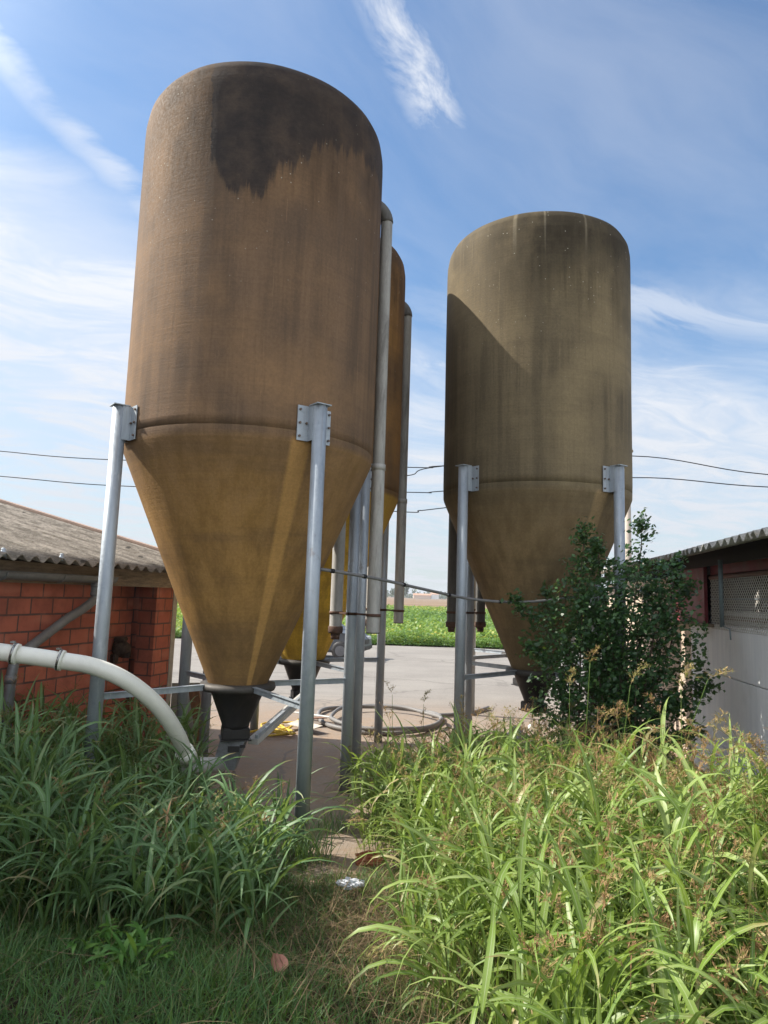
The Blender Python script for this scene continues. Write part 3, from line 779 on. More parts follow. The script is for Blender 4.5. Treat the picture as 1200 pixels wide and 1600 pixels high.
M_rope = simple('yellow_rope', (.60, .42, .06), .7, 0, .3, .15, 30, .3)
q = MB()
pts = [(-1.45 + rng.uniform(-.28, .33), 9.95 + rng.uniform(-.5, .6), .03 + .05 * rng.random()) for _ in range(16)]
q.tube(smooth_pts(pts, 7), .014, 8)
q.tube(smooth_pts([(-1.9, 9.5, .05), (-1.6, 9.7, .10), (-1.3, 9.9, .06), (-1.15, 10.7, .10), (-1.0, 10.3, .05)], 7), .015, 8)
tag(q.build('rope', M_rope), 'tangled yellow rope on the ground behind the biggest silo', 'rope')
for (x, y, z, sx, sy, rz, tilt, c, lab) in ((-1.05, 10.15, .10, .55, .22, -.75, 8, (.52, .47, .40), 'pale cardboard strip on the hose and rope heap'),
        (-.98, 10.6, .12, .38, .25, .5, -6, (.22, .13, .09), 'brown cardboard scrap beside the yellow rope'),
        (-1.75, 9.65, .04, .40, .12, .9, 3, (.12, .09, .07), 'dark wood scrap at the left of the yellow rope'),
        (-1.0, 11.0, .10, .75, .07, -.5, 4, (.55, .54, .50), 'white plastic strip lying against the hose coil')):
    o = MB().box((0, 0, 0), (sx, sy, .012), M=Matrix.Rotation(rz, 4, 'Z') @ Matrix.Rotation(R(tilt), 4, 'X'), bev=.002).build('scrap_piece', simple('scrap', c, .9, 0, .1, .2, 8), loc=(x, y, z))
    tag(o, lab, 'scrap')
# white sack near the right hand silo
q = MB().lathe([(.10, 0), (.20, .04), (.22, .16), (.17, .27), (.07, .33), (.09, .38)], 20)
for i, p in enumerate(q.v):
    k = 1 + .12 * math.sin(i * 1.7) * math.sin(p[2] * 30); q.v[i] = (p[0] * k, p[1] * k, p[2])
tag(q.build('feed_sack', simple('white_sackcloth', (.55, .54, .52), .8, 0, .2, .15, 6, .4), loc=(1.78, 8.9, .01)), 'crumpled white sack on the ground under the olive silo', 'sack')
# small pieces on the near ground
def crumple(name, size, seed, mat, loc, label, cat, flat=.4):
    rr = np.random.default_rng(seed); bm = bmesh.new(); bmesh.ops.create_icosphere(bm, subdivisions=3, radius=1)
    for v in bm.verts:
        k = 1 + .28 * math.sin(v.co.x * 5 + seed) * math.cos(v.co.y * 6 + seed) + rr.uniform(-.16, .16)
        v.co = Vector((v.co.x * k * size[0], v.co.y * k * size[1], v.co.z * k * size[2]))
    me = bpy.data.meshes.new(name); bm.to_mesh(me); bm.free(); me.materials.append(mat)
    o = bpy.data.objects.new(name, me); col.objects.link(o); o.location = loc
    return tag(o, label, cat)
crumple('plastic_scrap', (.075, .045, .028), 3, simple('white_film', (.62, .64, .68), .5, 0, .4, .1, 8), (-.13, 4.62, float(gz(-.1, 4.62)) + .08), 'crumpled white plastic scrap lying in the short grass', 'litter')
crumple('brick_chunk', (.11, .07, .05), 8, simple('brick_red', (.28, .09, .05), .95, 0, .1, .3, 14), (-.02, 5.28, float(gz(0, 5.3)) + .06), 'broken red brick chunk at the edge of the tall weeds', 'brick')
# dry leaf
bm = bmesh.new(); bmesh.ops.create_grid(bm, x_segments=8, y_segments=8, size=.040)
for v in bm.verts:
    x, y = v.co.x / .040, v.co.y / .040
    r_ = max(abs(x), abs(y)); v.co.x *= (1 - .3 * y * y); v.co.y *= (1 - .25 * x * x); v.co.z = .012 * x * x - .01 * y * x + .003 * math.sin(9 * x)
bmesh.ops.solidify(bm, geom=bm.faces[:], thickness=.0012)
me = bpy.data.meshes.new('dry_leaf'); bm.to_mesh(me); bm.free(); me.materials.append(simple('dry_leaf', (.36, .17, .12), .8, 0, .2, .2, 30))
o = bpy.data.objects.new('dry_leaf', me); col.objects.link(o); o.location = (-.40, 3.22, float(gz(-.40, 3.22)) + .10); o.rotation_euler = (R(38), R(8), .6)
tag(o, 'single pinkish brown dry leaf lying on the short grass', 'leaf')

# ------------------------------------------------------------------ car
car = empty('parked_car', (-2.05, 21.8, .012), R(-14)); car.scale = (.86,) * 3
tag(car, 'small grey car parked on the concrete behind the silos', 'car')
M_paint = simple('grey_car_paint', (.07, .075, .085), .35, .3, .5, .05, 2, 0)
M_glass = simple('dark_car_glass', (.02, .022, .025), .08, 0, .8, .05, 2, 0)
outline = [(-1.95, .42), (-1.97, .75), (-1.85, .92), (-1.55, .98), (-1.2, 1.35), (-.95, 1.45), (.1, 1.48), (.55, 1.38), (1.05, 1.0), (1.7, .88), (1.92, .72), (1.96, .45), (1.88, .3), (-1.85, .3)]
q = MB(); wid = [(-.70, .92), (-.82, 1.0), (.82, 1.0), (.70, .92)]
n = len(outline); rows_ = []
for yy, k in ((-.80, 0), (-.84, 1), (.84, 1), (.80, 0)):
    for x, z in outline:
        top_ = max(0, (z - .95)) / .53
        q.v.append((x * (1 if k else .985), yy * (1 - .20 * top_), z * (1 if k else .985) + (0 if k else .006)))
for j in range(3):
    for i in range(n):
        l = (i + 1) % n; q.f.append((j * n + i, j * n + l, (j + 1) * n + l, (j + 1) * n + i)); q.sm.append(False)
q.f.append(tuple(range(n))); q.f.append(tuple(3 * n + i for i in reversed(range(n)))); q.sm += [False, False]
q.build('body', M_paint, car)
for sgn in (-1, 1):
    y_ = sgn * .775
    MB().add([(-1.35, y_ * 1.045, 1.0), (-.25, y_ * 1.045, 1.0), (-.25, y_ * .90, 1.38), (-1.0, y_ * .90, 1.38), (-1.35, y_ * 1.03, 1.0), (-.25, y_ * 1.03, 1.0), (-.25, y_ * .88, 1.38), (-1.0, y_ * .88, 1.38)], [(0, 1, 2, 3), (7, 6, 5, 4), (0, 4, 5, 1), (1, 5, 6, 2), (2, 6, 7, 3), (3, 7, 4, 0)]).add([(-.18, y_ * 1.045, 1.0), (.9, y_ * 1.045, 1.0), (.45, y_ * .90, 1.36), (-.18, y_ * .90, 1.38), (-.18, y_ * 1.03, 1.0), (.9, y_ * 1.03, 1.0), (.45, y_ * .88, 1.36), (-.18, y_ * .88, 1.38)], [(0, 1, 2, 3), (7, 6, 5, 4), (0, 4, 5, 1), (1, 5, 6, 2), (2, 6, 7, 3), (3, 7, 4, 0)]).build('side_window', M_glass, car)
    for wx in (-1.25, 1.25):
        w = MB().lathe([(.20, -.09), (.31, -.09), (.33, -.06), (.33, .06), (.31, .09), (.20, .09)], 28, (wx, sgn * .76, .33), M=Matrix.Rotation(R(90), 4, 'X')).build('wheel', M_black, car)
        rim = MB().lathe([(.185, -.095), (.165, -.07), (.05, -.05), (.03, -.09)], 20, (wx, sgn * .76, .33), M=Matrix.Rotation(R(90 if sgn < 0 else -90) * -1, 4, 'X'))
        for k in range(5):
            an = k * 2 * math.pi / 5; rim.box((wx + .10 * math.cos(an), sgn * .855, .33 + .10 * math.sin(an)), (.14, .02, .045), M=Matrix.Rotation(-an, 4, 'Y'))
        rim.build('rim', simple('alloy_rim', (.13, .13, .14), .45, .4, .5, .1, 4, 0), w)
    MB().box((1.86, sgn * .62, .74), (.16, .30, .13), bev=.02).build('headlight', simple('lamp_glass', (.65, .68, .7), .15, 0, .6, .1, 5, 0), car)
    MB().box((1.0, sgn * .90, 1.02), (.14, .10, .10), bev=.02).build('mirror', M_paint, car)
MB().box((1.93, 0, .62), (.06, .86, .16), bev=.01).build('grille', M_black, car)
MB().box((1.92, 0, .42), (.12, 1.66, .16), bev=.03).build('bumper', M_black, car)
MB().box((-1.94, 0, .45), (.12, 1.66, .2), bev=.03).build('bumper', M_black, car)
MB().box((0, 0, .30), (2.0, 1.70, .08), bev=.01).build('sill', M_black, car)
MB().add([(1.02, -.66, 1.03), (1.02, .66, 1.03), (.60, .60, 1.375), (.60, -.60, 1.375), (1.00, -.66, 1.0), (1.0, .66, 1.0), (.55, .6, 1.36), (.55, -.6, 1.36)], [(0, 1, 2, 3), (7, 6, 5, 4), (0, 4, 5, 1), (1, 5, 6, 2), (2, 6, 7, 3), (3, 7, 4, 0)]).build('windscreen', M_glass, car)

# ------------------------------------------------------------------ vegetation
def leafmat(name, cols, rib=(.30, .36, .16), ribamt=.55, trans=.3, rough=.5, dry=(.30, .22, .10)):
    m = bpy.data.materials.new(name); m.use_nodes = True; nt = m.node_tree; nt.nodes.clear(); g = G(nt)
    at = g.n('ShaderNodeAttribute'); at.attribute_name = 'rnd'; r_, hgt, _ = g.sep(at.outputs['Vector'])
    uv = g.n('ShaderNodeAttribute'); uv.attribute_name = 'across'; u, t, _ = g.sep(uv.outputs['Vector'])
    c = g.ramp(r_, cols)
    oc = g.n('ShaderNodeTexCoord').outputs['Object']
    c = g.mix(g.m('MULTIPLY', g.mp(g.noise(oc, 18, 3, .6), .5, .7), .35), c, tuple(q * .6 for q in cols[len(cols) // 2][1]))
    c = g.mix(g.m('MULTIPLY', g.mp(u, .16, .03), ribamt), c, rib)
    tip = g.m('MULTIPLY', g.mp(t, .72, 1.), g.mp(hgt, .55, .8))
    c = g.mix(tip, c, dry)
    p = g.n('ShaderNodeBsdfPrincipled'); g.put(p.inputs['Base Color'], c); p.inputs['Roughness'].default_value = rough
    p.inputs['Specular IOR Level'].default_value = .4
    tr = g.n('ShaderNodeBsdfTranslucent'); g.put(tr.inputs[0], g.mix(.5, c, (.40, .55, .07), 'MIX'))
    mx = g.n('ShaderNodeMixShader'); mx.inputs[0].default_value = trans
    nt.links.new(p.outputs[0], mx.inputs[1]); nt.links.new(tr.outputs[0], mx.inputs[2])
    o = g.n('ShaderNodeOutputMaterial'); nt.links.new(mx.outputs[0], o.inputs[0])
    return m

class VB:
    """vegetation buffer: numpy verts/quads with per-vertex attributes"""
    def __init__(s): s.v = []; s.q = []; s.a = []; s.b = []; s.n = 0
    def push(s, v, q, a, b):
        s.v.append(v.reshape(-1, 3)); s.q.append(q.reshape(-1, 4) + s.n); s.a.append(a.reshape(-1, 3)); s.b.append(b.reshape(-1, 3)); s.n += s.v[-1].shape[0]
    def blades(s, base, az, el, droop, L, w, nseg=6, wide=True, twist=None, rnd=None, fold=.18, belly=.25, power=1.25):
        N = len(base); t = np.linspace(0, 1, nseg + 1)
        ang = el[:, None] - droop[:, None] * t[None] ** power
        mid = (ang[:, 1:] + ang[:, :-1]) / 2; step = (L / nseg)[:, None]
        azt = az[:, None] + (rng.normal(0, .25, N)[:, None] * t[None, 1:])
        d = np.stack([np.cos(mid) * np.cos(azt), np.cos(mid) * np.sin(azt), np.sin(mid)], -1) * step[..., None]
        c = np.concatenate([np.zeros((N, 1, 3)), np.cumsum(d, 1)], 1) + base[:, None]
        tw = (twist if twist is not None else rng.normal(0, .35, N))[:, None] * t[None] * 2
        side = np.stack([-np.sin(az), np.cos(az), np.zeros(N)], -1)[:, None] * np.ones((1, nseg + 1, 1))
        nr = np.stack([-np.sin(ang) * np.cos(az)[:, None], -np.sin(ang) * np.sin(az)[:, None], np.cos(ang)], -1)
        sd = side * np.cos(tw)[..., None] + nr * np.sin(tw)[..., None]
        n2 = -side * np.sin(tw)[..., None] + nr * np.cos(tw)[..., None]
        prof = np.minimum(1, belly + t * 3.0) * np.clip(1 - t ** 2.4, 0.02, 1)
        hw = (w[:, None] * prof[None] / 2)[..., None]
        if rnd is None: rnd = rng.random(N)
        r2 = rng.random(N)
        if wide:
            V = np.stack([c - sd * hw + n2 * hw * fold, c, c + sd * hw + n2 * hw * fold], 2); k = 3
            acr = np.array([1., 0., 1.])
        else:
            V = np.stack([c - sd * hw, c + sd * hw], 2); k = 2; acr = np.array([1., 1.])
        A = np.zeros((N, nseg + 1, k, 3)); A[..., 0] = rnd[:, None, None]; A[..., 1] = r2[:, None, None]
        B = np.zeros_like(A); B[..., 0] = acr[None, None]; B[..., 1] = t[None, :, None]
        bi = (np.arange(N) * (nseg + 1) * k)[:, None, None]; j = np.arange(nseg)[None, :, None]; i = np.arange(k - 1)[None, None]
        a0 = bi + j * k + i
        s.push(V, np.stack([a0, a0 + 1, a0 + k + 1, a0 + k], -1), A, B)
    def stems(s, p0, p1, r0, r1, rnd, bend=None, nseg=4):
        N = len(p0); t = np.linspace(0, 1, nseg + 1)
        c = p0[:, None] * (1 - t)[None, :, None] + p1[:, None] * t[None, :, None]
        if bend is not None: c = c + bend[:, None] * (np.sin(t * math.pi) * .5)[None, :, None]
        r = (r0[:, None] * (1 - t) + r1[:, None] * t)[..., None]
        an = np.array([0, 2.09, 4.19]); ring = np.stack([np.cos(an), np.sin(an), 0 * an], -1)
        V = c[:, :, None] + ring[None, None] * r[:, :, None]
        A = np.zeros(V.shape); A[..., 0] = rnd[:, None, None]; B = np.zeros(V.shape); B[..., 0] = 1
        bi = (np.arange(N) * (nseg + 1) * 3)[:, None, None]; j = np.arange(nseg)[None, :, None]; i = np.arange(3)[None, None]; i2 = (i + 1) % 3
        s.push(V, np.stack([bi + j * 3 + i, bi + j * 3 + i2, bi + j * 3 + 3 + i2, bi + j * 3 + 3 + i], -1), A, B)
    def quads(s, c, size, rnd, nrm=None, aspect=.55):
        """leaf-shaped quads with random orientation"""
        N = len(c)
        a = rng.normal(size=(N, 3)) if nrm is None else nrm + rng.normal(size=(N, 3)) * .5
        a /= np.linalg.norm(a, axis=1)[:, None]
        b = rng.normal(size=(N, 3)); b -= a * (a * b).sum(1)[:, None]; b /= np.linalg.norm(b, axis=1)[:, None]
        d = np.cross(a, b); L = size[:, None]; w = L * aspect
        V = np.stack([c - b * L * .5, c + d * w * .5 + a * L * .08, c + b * L * .5, c - d * w * .5 + a * L * .08], 1)
        A = np.zeros(V.shape); A[..., 0] = rnd[:, None]; A[..., 1] = rng.random(N)[:, None]; B = np.zeros(V.shape); B[..., 0] = np.array([0.1, 1, 0.1, 1.])[None]
        s.push(V, np.arange(N * 4).reshape(N, 4), A, B)
    def build(s, name, mat, parent=None, smooth=True):
        v = np.concatenate(s.v).astype(np.float32); q = np.concatenate(s.q).astype(np.int32)
        me = bpy.data.meshes.new(name); me.vertices.add(len(v)); me.vertices.foreach_set('co', v.ravel())
        me.loops.add(q.size); me.loops.foreach_set('vertex_index', q.ravel())
        me.polygons.add(len(q)); me.polygons.foreach_set('loop_start', np.arange(0, q.size, 4, dtype=np.int32))
        try: me.polygons.foreach_set('loop_total', np.full(len(q), 4, np.int32))
        except Exception: pass
        me.update(calc_edges=True)
        me.polygons.foreach_set('use_smooth', np.full(len(q), smooth))
        for nm, arr in (('rnd', s.a), ('across', s.b)):
            at = me.attributes.new(nm, 'FLOAT_VECTOR', 'POINT'); at.data.foreach_set('vector', np.concatenate(arr).astype(np.float32).ravel())
        me.materials.append(mat)
        o = bpy.data.objects.new(name, me); col.objects.link(o)
        if parent: o.parent = parent
        return o

M_weed = leafmat('broad_grass_leaf', [(0, (.10, .18, .028)), (.35, (.17, .26, .045)), (.62, (.24, .33, .08)), (.86, (.31, .39, .13)), (.95, (.40, .34, .15)), (1, (.48, .36, .19))], rib=(.45, .50, .30), trans=.33, rough=.42)
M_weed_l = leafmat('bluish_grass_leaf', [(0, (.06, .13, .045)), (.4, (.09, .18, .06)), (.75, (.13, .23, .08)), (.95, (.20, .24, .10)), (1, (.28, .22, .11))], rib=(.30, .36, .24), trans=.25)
M_stem = leafmat('grass_stem', [(0, (.10, .17, .03)), (.6, (.15, .21, .045)), (1, (.25, .22, .09))], ribamt=0, trans=.1)
M_pan = leafmat('seed_head', [(0, (.20, .10, .05)), (.45, (.29, .16, .08)), (.8, (.38, .26, .12)), (1, (.28, .27, .10))], ribamt=0, trans=.25, rough=.8)
M_turf = leafmat('short_turf', [(0, (.035, .10, .022)), (.5, (.060, .15, .033)), (.85, (.10, .19, .045)), (.95, (.2, .18, .08)), (1, (.3, .22, .12))], ribamt=0, trans=.25)
M_straw = leafmat('dry_straw', [(0, (.10, .065, .036)), (.5, (.18, .12, .065)), (1, (.31, .22, .12))], ribamt=0, trans=.15, rough=.8, dry=(.3, .2, .1))

def panicles(vb, tips, dirs, length, rnd, nb=13, spread=.45, droop=.9, ns=7, sz=.007):
    """branched seed heads: rachis + side branches carrying small spikelets"""
    N = len(tips)
    for i in range(N):
        L = length[i]; d = dirs[i] / np.linalg.norm(dirs[i]); az = math.atan2(d[1], d[0]); el = math.asin(max(-1, min(1, d[2])))
        vb.blades(tips[i][None], np.array([az]), np.array([el]), np.array([droop * .7]), np.array([L]), np.array([.004]), 6, False, rnd=np.array([rnd[i]]))
        t = np.sort(rng.uniform(.0, .95, nb)); a = el - droop * .7 * t ** 1.25
        pos = tips[i] + np.stack([np.cos((el + a) / 2) * math.cos(az), np.cos((el + a) / 2) * math.sin(az), np.sin((el + a) / 2)], -1) * (L * t)[:, None]
        baz = rng.uniform(0, 2 * math.pi, nb); bl = L * spread * (1 - t * .65) * rng.uniform(.7, 1.2, nb)
        bel = a * .5 + rng.uniform(.1, .7, nb); bdr = rng.uniform(.5, 1.1, nb) * droop
        vb.blades(pos, baz, bel, bdr, bl, np.full(nb, .0016), 3, False, rnd=np.full(nb, rnd[i]))
        # spikelets along each branch
        tt = rng.uniform(.15, 1, (nb, ns)); an = bel[:, None] - bdr[:, None] * tt ** 1.25 * .6
        p = pos[:, None] + np.stack([np.cos(an) * np.cos(baz)[:, None], np.cos(an) * np.sin(baz)[:, None], np.sin(an)], -1) * (bl[:, None] * tt)[..., None]
        p = p.reshape(-1, 3) + rng.normal(0, .0022, (nb * ns, 3))
        k = len(p)
        vb.blades(p, np.repeat(baz, ns) + rng.normal(0, .5, k), np.repeat(bel - bdr * .6, ns) + rng.normal(0, .5, k), np.zeros(k), rng.uniform(.9, 1.7, k) * sz * 1.5, rng.uniform(.7, 1.2, k) * sz * .62, 2, False, rnd=np.clip(np.full(k, rnd[i]) + rng.normal(0, .15, k), 0, 1), belly=.6)

def weeds(n, region, height, label, seed_frac, mleaf, leafL=(.22, .50), leafw=(.013, .026), name='tall_weeds', nleaf=(6, 9), lean=.18, colshift=None, droop=(1.2, 2.6), psz=.0075):
    """region(k) -> xy samples ; height(x,y) -> plant height"""
    xy = region(n); n = len(xy); z = gz(xy[:, 0], xy[:, 1]); H = height(xy[:, 0], xy[:, 1]) * rng.uniform(.62, 1.08, n)
    base = np.c_[xy, z - .01]
    la = rng.uniform(0, 2 * math.pi, n); ll = np.abs(rng.normal(0, lean, n)) * H
    top = base + np.c_[np.cos(la) * ll, np.sin(la) * ll, H]
    prnd = np.clip(rng.beta(2, 2.4, n) + (0 if colshift is None else colshift(xy)), 0, 1)
    vs = VB(); vs.stems(base, top, np.full(n, .0034), np.full(n, .0018), np.clip(prnd, 0, 1), nseg=3)
    vl = VB(); nl = rng.integers(nleaf[0], nleaf[1] + 1, n)
    idx = np.repeat(np.arange(n), nl); k = len(idx)
    t = rng.uniform(.06, 1., k) ** .75
    pos = base[idx] * (1 - t)[:, None] + top[idx] * t[:, None]
    az = rng.uniform(0, 2 * math.pi, k)
    L = rng.uniform(*leafL, k) * (.65 + .5 * np.sin(t * 2.6)); w = rng.uniform(*leafw, k) * (.7 + .5 * L / leafL[1])
    el = np.where(t > .85, rng.uniform(1.0, 1.45, k), rng.uniform(.65, 1.35, k)); dr = rng.uniform(*droop, k)
    lr = np.clip(prnd[idx] * .75 + rng.random(k) * .28 - .02, 0, .93)
    dead = rng.random(k) < (.03 + .12 * (t < .3)); lr = np.where(dead, rng.uniform(.94, 1, k), lr); dr = np.where(dead, dr + .6, dr)
    vl.blades(pos, az, el, dr, L, w, 7, True, rnd=lr, power=1.55)
    # thin basal tillers fill the sward
    nb = int(n * 2.2); bxy = region(nb); nb = len(bxy); bh = height(bxy[:, 0], bxy[:, 1])
    vl.blades(np.c_[bxy, gz(bxy[:, 0], bxy[:, 1])], rng.uniform(0, 6.28, nb), rng.uniform(1.0, 1.5, nb), rng.uniform(.3, 1.6, nb), bh * rng.uniform(.4, .85, nb), rng.uniform(.005, .012, nb), 6, True, rnd=np.clip(rng.random(nb) * .9, 0, 1))
    vp = VB(); sel = np.where((rng.random(n) < seed_frac))[0]
    if len(sel):
        d = np.c_[np.cos(la[sel]) * .35, np.sin(la[sel]) * .35, np.ones(len(sel))]
        ext_ = rng.uniform(.03, .20, len(sel)); tp = top[sel] + d * ext_[:, None]
        vs.stems(top[sel], tp, np.full(len(sel), .0018), np.full(len(sel), .0012), rng.random(len(sel)), nseg=2)
        panicles(vp, tp, d + rng.normal(0, .25, d.shape) * [1, 1, 0], rng.uniform(.11, .21, len(sel)), rng.random(len(sel)), sz=psz)
    root = empty(name); tag(root, label, 'weeds', kind='stuff')
    vl.build('blades', mleaf, root)['kind'] = 'stuff'; vs.build('stems', M_stem, root)['kind'] = 'stuff'
    if len(sel): vp.build('seed_heads', M_pan, root)['kind'] = 'stuff'
    return root

def sample(fn, x0, x1, y0, y1):
    def f(n):
        out = []; c = 0
        while c < n:
            p = np.c_[rng.uniform(x0, x1, 4 * n), rng.uniform(y0, y1, 4 * n)]; p = p[fn(p[:, 0], p[:, 1])]; out.append(p); c += len(p)
        return np.concatenate(out)[:n]
    return f
def wallx(y): return 2.62 + .15 * y
def in_right(x, y):
    edge = .27 + .10 * np.sin(y * 3.1) + .06 * np.sin(y * 7.7) + np.where(y > 4.6, -.12, 0) + np.where(y > 5.0, -.25 * np.clip((y - 5.0) / 1.2, 0, 1), 0) + .13 * np.clip((3.2 - y) / 1, 0, 1)
    far = np.where(x < 1.6, 7.15 - .25 * np.clip(x, 0, 1.6), 6.7)
    return (x > edge) & (x < wallx(y) - .06) & (y < far) & (rng.random(x.shape) < np.where(y < 4.6, 1., .75))
def h_right(x, y):
    h = .84 - .18 * np.clip((x - 1.0) / .6, 0, 1) * np.clip((3.3 - y) / .6, 0, 1) + .18 * np.sin(x * 1.9 + 1) * np.sin(y * 1.6) - .16 * np.clip((x - 1.7) / .8, 0, 1)
    h = h + .14 * np.exp(-((x - 1.5) / .7) ** 2 - ((y - 4.4) / .8) ** 2)
    h = h - .28 * np.clip((x - 2.0) / .7, 0, 1) * np.clip((y - 2.9) / 1.4, 0, 1)
    h = h - .20 * np.clip((y - 5.2) / 1.5, 0, 1) - .22 * np.clip((.55 - x) / .4, 0, 1) - .10 * np.clip((2.6 - y) / .8, 0, 1)
    return np.clip(h, .3, 1.2)
weeds(1900, sample(in_right, -.2, 3.8, 1.75, 7.2), h_right, 'tall sunlit seeding weeds filling the lower right of the photo', .44, M_weed, psz=.008, leafw=(.011, .027), droop=(.7, 2.5))

def in_left(x, y):
    near = 3.55 + .25 * np.sin(x * 2.3) + .35 * np.clip(x + 1.6, 0, 2)
    edge = np.where(y > 4.9, -1.30 - .1 * np.sin(y * 5) , -.50 - .14 * np.clip((y - 3.9) / .7, 0, 1) + .1 * np.sin(y * 6)) + .6 * (rng.random(x.shape) < .2) * (y > 4.9)
    return (x < edge) & (y > near) & (x > -4.15 + .235 * (y - 3) + .12 - .35) & (y < np.where(x < -1.7, 6.9, 5.9))
def h_left(x, y):
    return np.clip(.88 - .44 * np.clip((x + 2.4) / 1.1, 0, 1) - .22 * np.clip((4.2 - y) / .7, 0, 1) + .07 * np.sin(x * 3 + y * 2), .3, 1.15) * np.where((x > -1.3) & (y > 5.2), .62, 1)
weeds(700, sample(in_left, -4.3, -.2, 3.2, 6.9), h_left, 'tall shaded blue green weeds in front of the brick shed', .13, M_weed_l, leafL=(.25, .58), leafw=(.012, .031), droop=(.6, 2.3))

# short turf, straw and broken stems in the open patch
def in_turf(x, y):
    return (x > -2.7) & (x < .9) & (y > 1.5) & (y < 5.15 + .1 * np.sin(x * 6))
f = sample(in_turf, -2.7, .9, 1.5, 5.3)
vb = VB(); xy = f(52000)
strawness = np.exp(-(((xy[:, 0] - .02) / .33) ** 2 + ((xy[:, 1] - 3.9) / .95) ** 2))
keep = rng.random(len(xy)) > strawness * .55; xy = xy[keep]; n = len(xy)
clump = .5 + .5 * np.sin(xy[:, 0] * 5.1 + 1) * np.sin(xy[:, 1] * 4.3 + xy[:, 0] * 2)
lush = np.exp(-(((xy[:, 0] + .7) / .5) ** 2 + ((xy[:, 1] - 2.75) / .55) ** 2))
H = rng.uniform(.04, .11, n) + .05 * clump + .17 * lush * rng.random(n) + .07 * np.clip((-1.1 - xy[:, 0]), 0, 1) * rng.random(n)
vb.blades(np.c_[xy, gz(xy[:, 0], xy[:, 1]) - .005], rng.uniform(0, 6.28, n), rng.uniform(.7, 1.5, n), rng.uniform(.2, 1.7, n), H, rng.uniform(.003, .0065, n), 4, False,
          rnd=np.clip(rng.random(n) * .9 + strawness[keep] * .35, 0, 1))
tag(vb.build('short_grass', M_turf), 'short dark green turf at the lower left and centre', 'grass', kind='stuff')
vb = VB(); n = 3600
xy = np.c_[rng.normal(.02, .34, n), rng.normal(3.85, .72, n)]; xy = xy[(xy[:, 1] > 1.9) & (xy[:, 1] < 5.4)]; n = len(xy)
vb.blades(np.c_[xy, gz(xy[:, 0], xy[:, 1]) + rng.uniform(.0, .07, n)], rng.uniform(0, 6.28, n), rng.normal(.12, .28, n), rng.normal(.1, .6, n), rng.uniform(.08, .34, n), rng.uniform(.0018, .004, n), 4, False)
n = 600; xy = np.c_[rng.uniform(-2.0, .6, n), rng.uniform(2.2, 5.1, n)]
vb.blades(np.c_[xy, gz(xy[:, 0], xy[:, 1]) + rng.uniform(.03, .12, n)], rng.uniform(0, 6.28, n), rng.normal(.35, .35, n), rng.normal(.3, .7, n), rng.uniform(.12, .4, n), rng.uniform(.0018, .0035, n), 4, False)
n = 900; xy = np.c_[rng.uniform(.15, .75, n), rng.uniform(2.2, 5.2, n)]
vb.blades(np.c_[xy, gz(xy[:, 0], xy[:, 1])], rng.uniform(0, 6.28, n), rng.uniform(.7, 1.5, n), rng.uniform(0, 1., n), rng.uniform(.12, .42, n), rng.uniform(.002, .0042, n), 4, False)
tag(vb.build('dry_straw', M_straw), 'matted dry straw in the gap between the green weeds', 'straw', kind='stuff')

# single plants that stand out --------------------------------------------------
def lone_weed(base, pts, leaves, plen, pdir, label, group=None, mleaf=None, rnd=.5, name='seeding_weed', head=True, r=.0036):
    b = Vector((base[0], base[1], float(gz(base[0], base[1]))))
    root = empty(name, b); tag(root, label, 'weed', group)
    P_ = [np.array((0, 0, 0.))] + [np.array(p) for p in pts]
    sp = smooth_pts(P_, 6)
    MB().tube(sp, [r * (1 - .55 * i / len(sp)) for i in range(len(sp))], 7).build('stem', M_stem, root)
    vl = VB()
    for t, az, L, w, dr in leaves:
        i = min(len(sp) - 1, int(t * len(sp))); vl.blades(np.array(sp[i])[None], np.array([az]), np.array([1.15]), np.array([dr]), np.array([L]), np.array([w]), 9, True, rnd=np.array([rnd]))
    vl.build('leaf_blades', mleaf or M_weed, root)
    if head:
        vp = VB(); panicles(vp, np.array(sp[-1])[None], np.array(pdir, float)[None], np.array([plen]), np.array([.6 + .3 * rng.random()]), nb=16, ns=9, sz=.0095, spread=.42)
        vp.build('seed_head', M_pan, root)
    return root
def px2w(px, py, Y):
    d = dirpx(px, py); return d * (Y / d.y) + Vector((0, 0, 2.0))
